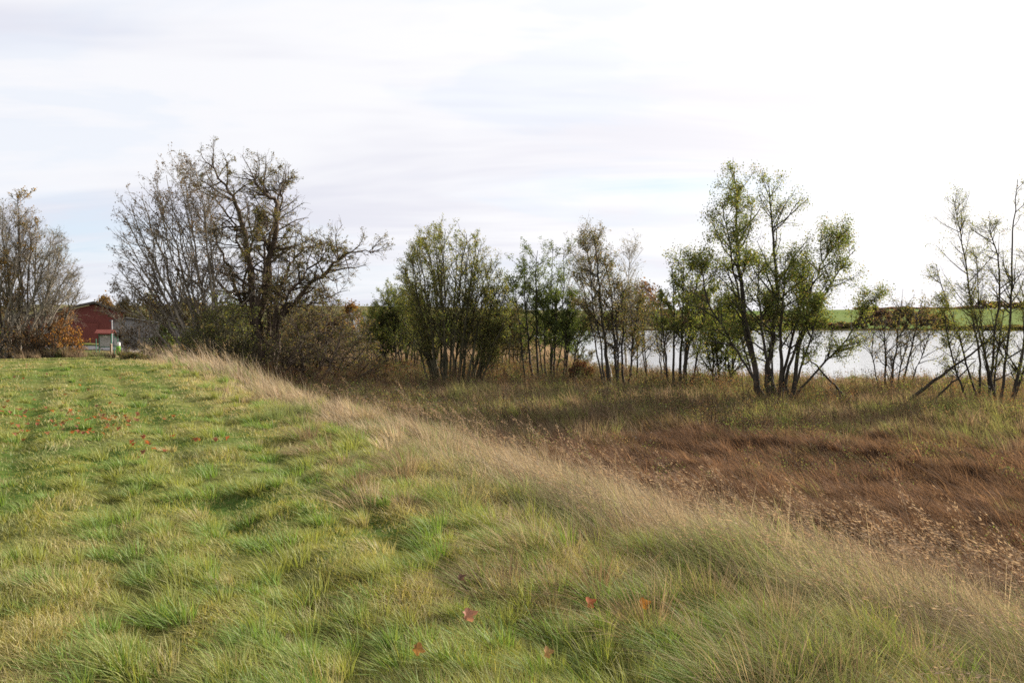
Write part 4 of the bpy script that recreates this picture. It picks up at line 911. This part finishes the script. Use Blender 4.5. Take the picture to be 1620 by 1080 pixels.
def weeds():
    """broad-leaved weeds among the sedge: small leafy stems"""
    n = 6500; x, y, t = scatter(n * 2, 14, 62, -32, 38, 1.1); s, q = SQ(x, y)
    k = fbm(x, y, 3.5, 2, 95); m = (q > 8) & (lake_sd(x, y) > 1.5) & (rng.random(2 * n) < sm(.42, .62, k) * (.12 + .88 * sm(23, 31, y))); x, y, t = x[m], y[m], t[m]
    bx_, by_ = [], []
    for (u0, t0, sp, nn) in [(1226, 35.3, 1.1, 60), (1583, 35, 1.4, 70), (1412, 41, 1.0, 40), (1300, 39, 2.2, 60), (1146, 43, 1, 50), (1078, 41, 1.1, 60), (970, 43.5, 1.6, 100), (1015, 47, 2, 80), (868, 47.5, 1.8, 110), (800, 52, 2.4, 90), (716, 45.5, 2.2, 160), (632, 56, 2.4, 120), (560, 48, 2.6, 160), (480, 44, 2.6, 160), (400, 45, 2.4, 130)]:
        x0, y0 = W2(u0, t0); bx_.append(x0 + rng.normal(0, sp * 1.2, nn)); by_.append(y0 + rng.normal(-.5, sp, nn))
    nb0 = len(x); x = np.concatenate([x] + bx_); y = np.concatenate([y] + by_); t = np.hypot(x, y); n = len(x); brush = np.arange(n) >= nb0
    z = height(x, y); h = rng.uniform(.35, .95, n) * (.75 + .55 * sm(22, 34, y)) * np.where(brush, 1.25, 1); per = 60; ci = np.repeat(np.arange(n), per); fr = rng.random(n * per) ** .8
    C = np.stack([x[ci] - .1 * fr, y[ci], z[ci] + fr * h[ci]], 1) + rng.normal(0, 1, (n * per, 3)) * np.array([.13, .13, .05])
    kind = rng.random(n)
    base = np.where((kind < .35)[:, None], A(.10, .12, .04), np.where((kind < .48)[:, None], A(.16, .14, .055), np.where((kind < .8)[:, None], A(.15, .095, .06), A(.055, .04, .03))))
    base = np.where((brush & (rng.random(n) < .5))[:, None], A(.16, .085, .045), base)
    lv, lf, lc = leaf_quads(C, .048 * (t[ci] / 30) ** .5, base[ci] * rng.uniform(.7, 1.3, (n * per, 1)))
    P = np.stack([np.stack([x, y, z], 1), np.stack([x - .05, y, z + h * .6], 1), np.stack([x - .12, y, z + h * 1.05], 1)], 1)
    v, qd = tubes(P, np.full((n, 3), .006), 3); vc = np.repeat(np.tile(A(.16, .11, .07), (n, 1)), 9, 0)
    me = mesh_np('marsh_weeds', np.concatenate([v, lv]), [np.concatenate([qd, lf + len(v)])], np.concatenate([vc, lc]))
    tag(link('marsh_weeds', me, M_LEAF), 'withered leafy weeds growing through the sedge', 'weeds', kind='stuff')
weeds()
def dead_stems():
    n = 2600; x, y, t = scatter(n * 3, 16, 60, -30, 38, 1.1); s, q = SQ(x, y); m = (q > 9) & (lake_sd(x, y) > 1) & (rng.random(3 * n) < sm(.4, .6, fbm(x, y, 3, 2, 111)) * (.2 + .8 * sm(24, 32, y))); x, y, t = x[m], y[m], t[m]; n = len(x)
    h = rng.uniform(.5, 1.15, n); z = height(x, y); d = rng.normal(0, .14, (n, 2)) + WIND * .2
    f = np.array([0, .5, 1.]); P = np.stack([x[:, None] + d[:, :1] * h[:, None] * f, y[:, None] + d[:, 1:] * h[:, None] * f, z[:, None] + h[:, None] * f], -1)
    B, _r = [], []
    v, qd = tubes(P, np.full((n, 3), .007) * np.array([1, .8, .5]), 3); c = lerp(A(.20, .14, .09), A(.09, .06, .045), rng.random(n)); VC = np.repeat(c, 9, 0)
    k = 3 * n; pi = rng.integers(0, n, k); w = rng.uniform(.45, 1, k)[:, None]; b0 = P[pi, 0] * (1 - w) + P[pi, 2] * w; e = b0 + nrm(rng.normal(0, 1, (k, 3)) * A(1, 1, .3) + A(0, 0, .9)) * rng.uniform(.08, .25, (k, 1))
    T = np.stack([b0, (b0 + e) / 2, e], 1); v2, q2 = tubes(T, np.full((k, 3), .005) * np.array([1, 1, 2.2]), 3)
    me = mesh_np('dead_stems', np.concatenate([v, v2]), [np.concatenate([qd, q2 + len(v)])], np.concatenate([VC, np.repeat(c[pi], 9, 0)]))
    tag(link('dead_stems', me, M_DRY), 'upright branching dead weed stalks in the marsh before the trees', 'weeds', kind='stuff')
dead_stems()

# ------------------------------------------------------------------ fallen leaves
def lobed(n=18, r=.05):
    a = np.linspace(0, 2 * math.pi, n, endpoint=False); rr = r * (1 + .22 * np.cos(5 * a) + .12 * np.cos(7 * a + 1)) * (.75 + .25 * np.cos(a))
    V = np.stack([rr * np.cos(a), rr * np.sin(a), .25 * r * np.cos(2 * a + .5) + .25 * rr * rr / r], 1)
    return np.concatenate([[[0, 0, 0]], V])
def leafmesh(name, col, r):
    V = lobed(20, r); V = V + np.array([0, 0, 0]); n = 20
    tr = np.stack([np.zeros(n, int), 1 + np.arange(n), 1 + (np.arange(n) + 1) % n], 1)
    return mesh_np(name, V, [tr], A(*col) * rng.uniform(.45, 1.25, (n + 1, 1)))
for (u, v, r, col, lab, tilt) in [
    (738, 990, .042, (.42, .19, .13), 'pinkish red fallen leaf lying on the grass near the bottom middle', 50),
    (932, 970, .036, (.46, .14, .05), 'orange-red fallen leaf, left one of the close pair at the bottom', 60),
    (1018, 970, .036, (.52, .22, .04), 'bright orange fallen leaf, right one of the close pair at the bottom', 60),
    (657, 1045, .032, (.30, .15, .06), 'narrow tan leaf standing upright in the grass at the bottom edge', 80),
    (727, 928, .03, (.17, .09, .06), 'dark brown curled leaf sunk in the grass above the pinkish red one', 30),
    (864, 1052, .03, (.38, .22, .10), 'small pale curled leaf deep in the grass at the bottom edge', 75)]:
    t = (EYE - .08) * F / (v - HOR)
    x, y = W2(u, t); z = H1(x, y)
    root = link('fallen_leaf', leafmesh('fallen_leaf', col, r), M_LEAF)
    root.location = (x, y, z + .12); root.rotation_euler = (R(tilt), R(rng.uniform(-20, 20)), R(rng.uniform(0, 60)))
    tag(root, lab, 'leaf')
def leaf_patches():
    Vs, Fs, Cs = [], [], []; off = 0; b = lobed(20, .036)
    for (u, v, n, sx, sy) in [(20, 663, 60, 1.0, .8), (60, 676, 26, .7, .5), (190, 670, 42, .55, .35), (178, 674, 16, .3, .3), (125, 690, 14, .4, .3), (50, 692, 22, .8, .3), (330, 706, 12, .35, .2), (236, 708, 14, .25, .25), (265, 722, 8, .2, .2), (115, 658, 14, .6, .4), (5, 640, 16, .6, .8), (120, 622, 12, 1.0, .5), (100, 580, 16, 3, .8), (30, 600, 14, 2, .8), (170, 602, 12, 2, .6)]:
        t = (EYE - .05) * F / (v - HOR)
        for k in range(int(n * .55)):
            a = rng.normal(0, 1, 2); x, y = W2(u, t); x += a[0] * sx * .6; y += a[1] * sy
            z = H1(x, y) + rng.uniform(.09, .16)
            e = rng.uniform(-.9, .9, 2); rz = rng.uniform(0, 6.28)
            m = np.array([[math.cos(rz), -math.sin(rz), 0], [math.sin(rz), math.cos(rz), 0], [0, 0, 1]]) @ np.array([[1, 0, 0], [0, math.cos(e[0]), -math.sin(e[0])], [0, math.sin(e[0]), math.cos(e[0])]])
            V = b @ m.T + np.array([x, y, z])
            Vs.append(V); Fs.append(off + np.stack([np.zeros(20, int), 1 + np.arange(20), 1 + (np.arange(20) + 1) % 20], 1)); off += len(V)
            Cs.append(np.tile(lerp(A(.30, .085, .035), A(.19, .09, .045), np.array([rng.random()])), (len(V), 1)))
    tag(link('fallen_leaves', mesh_np('fallen_leaves', np.concatenate(Vs), [np.concatenate(Fs)], np.concatenate(Cs)), M_LEAF), 'patches of red fallen leaves on the meadow at the left', 'leaves', kind='stuff')
leaf_patches()
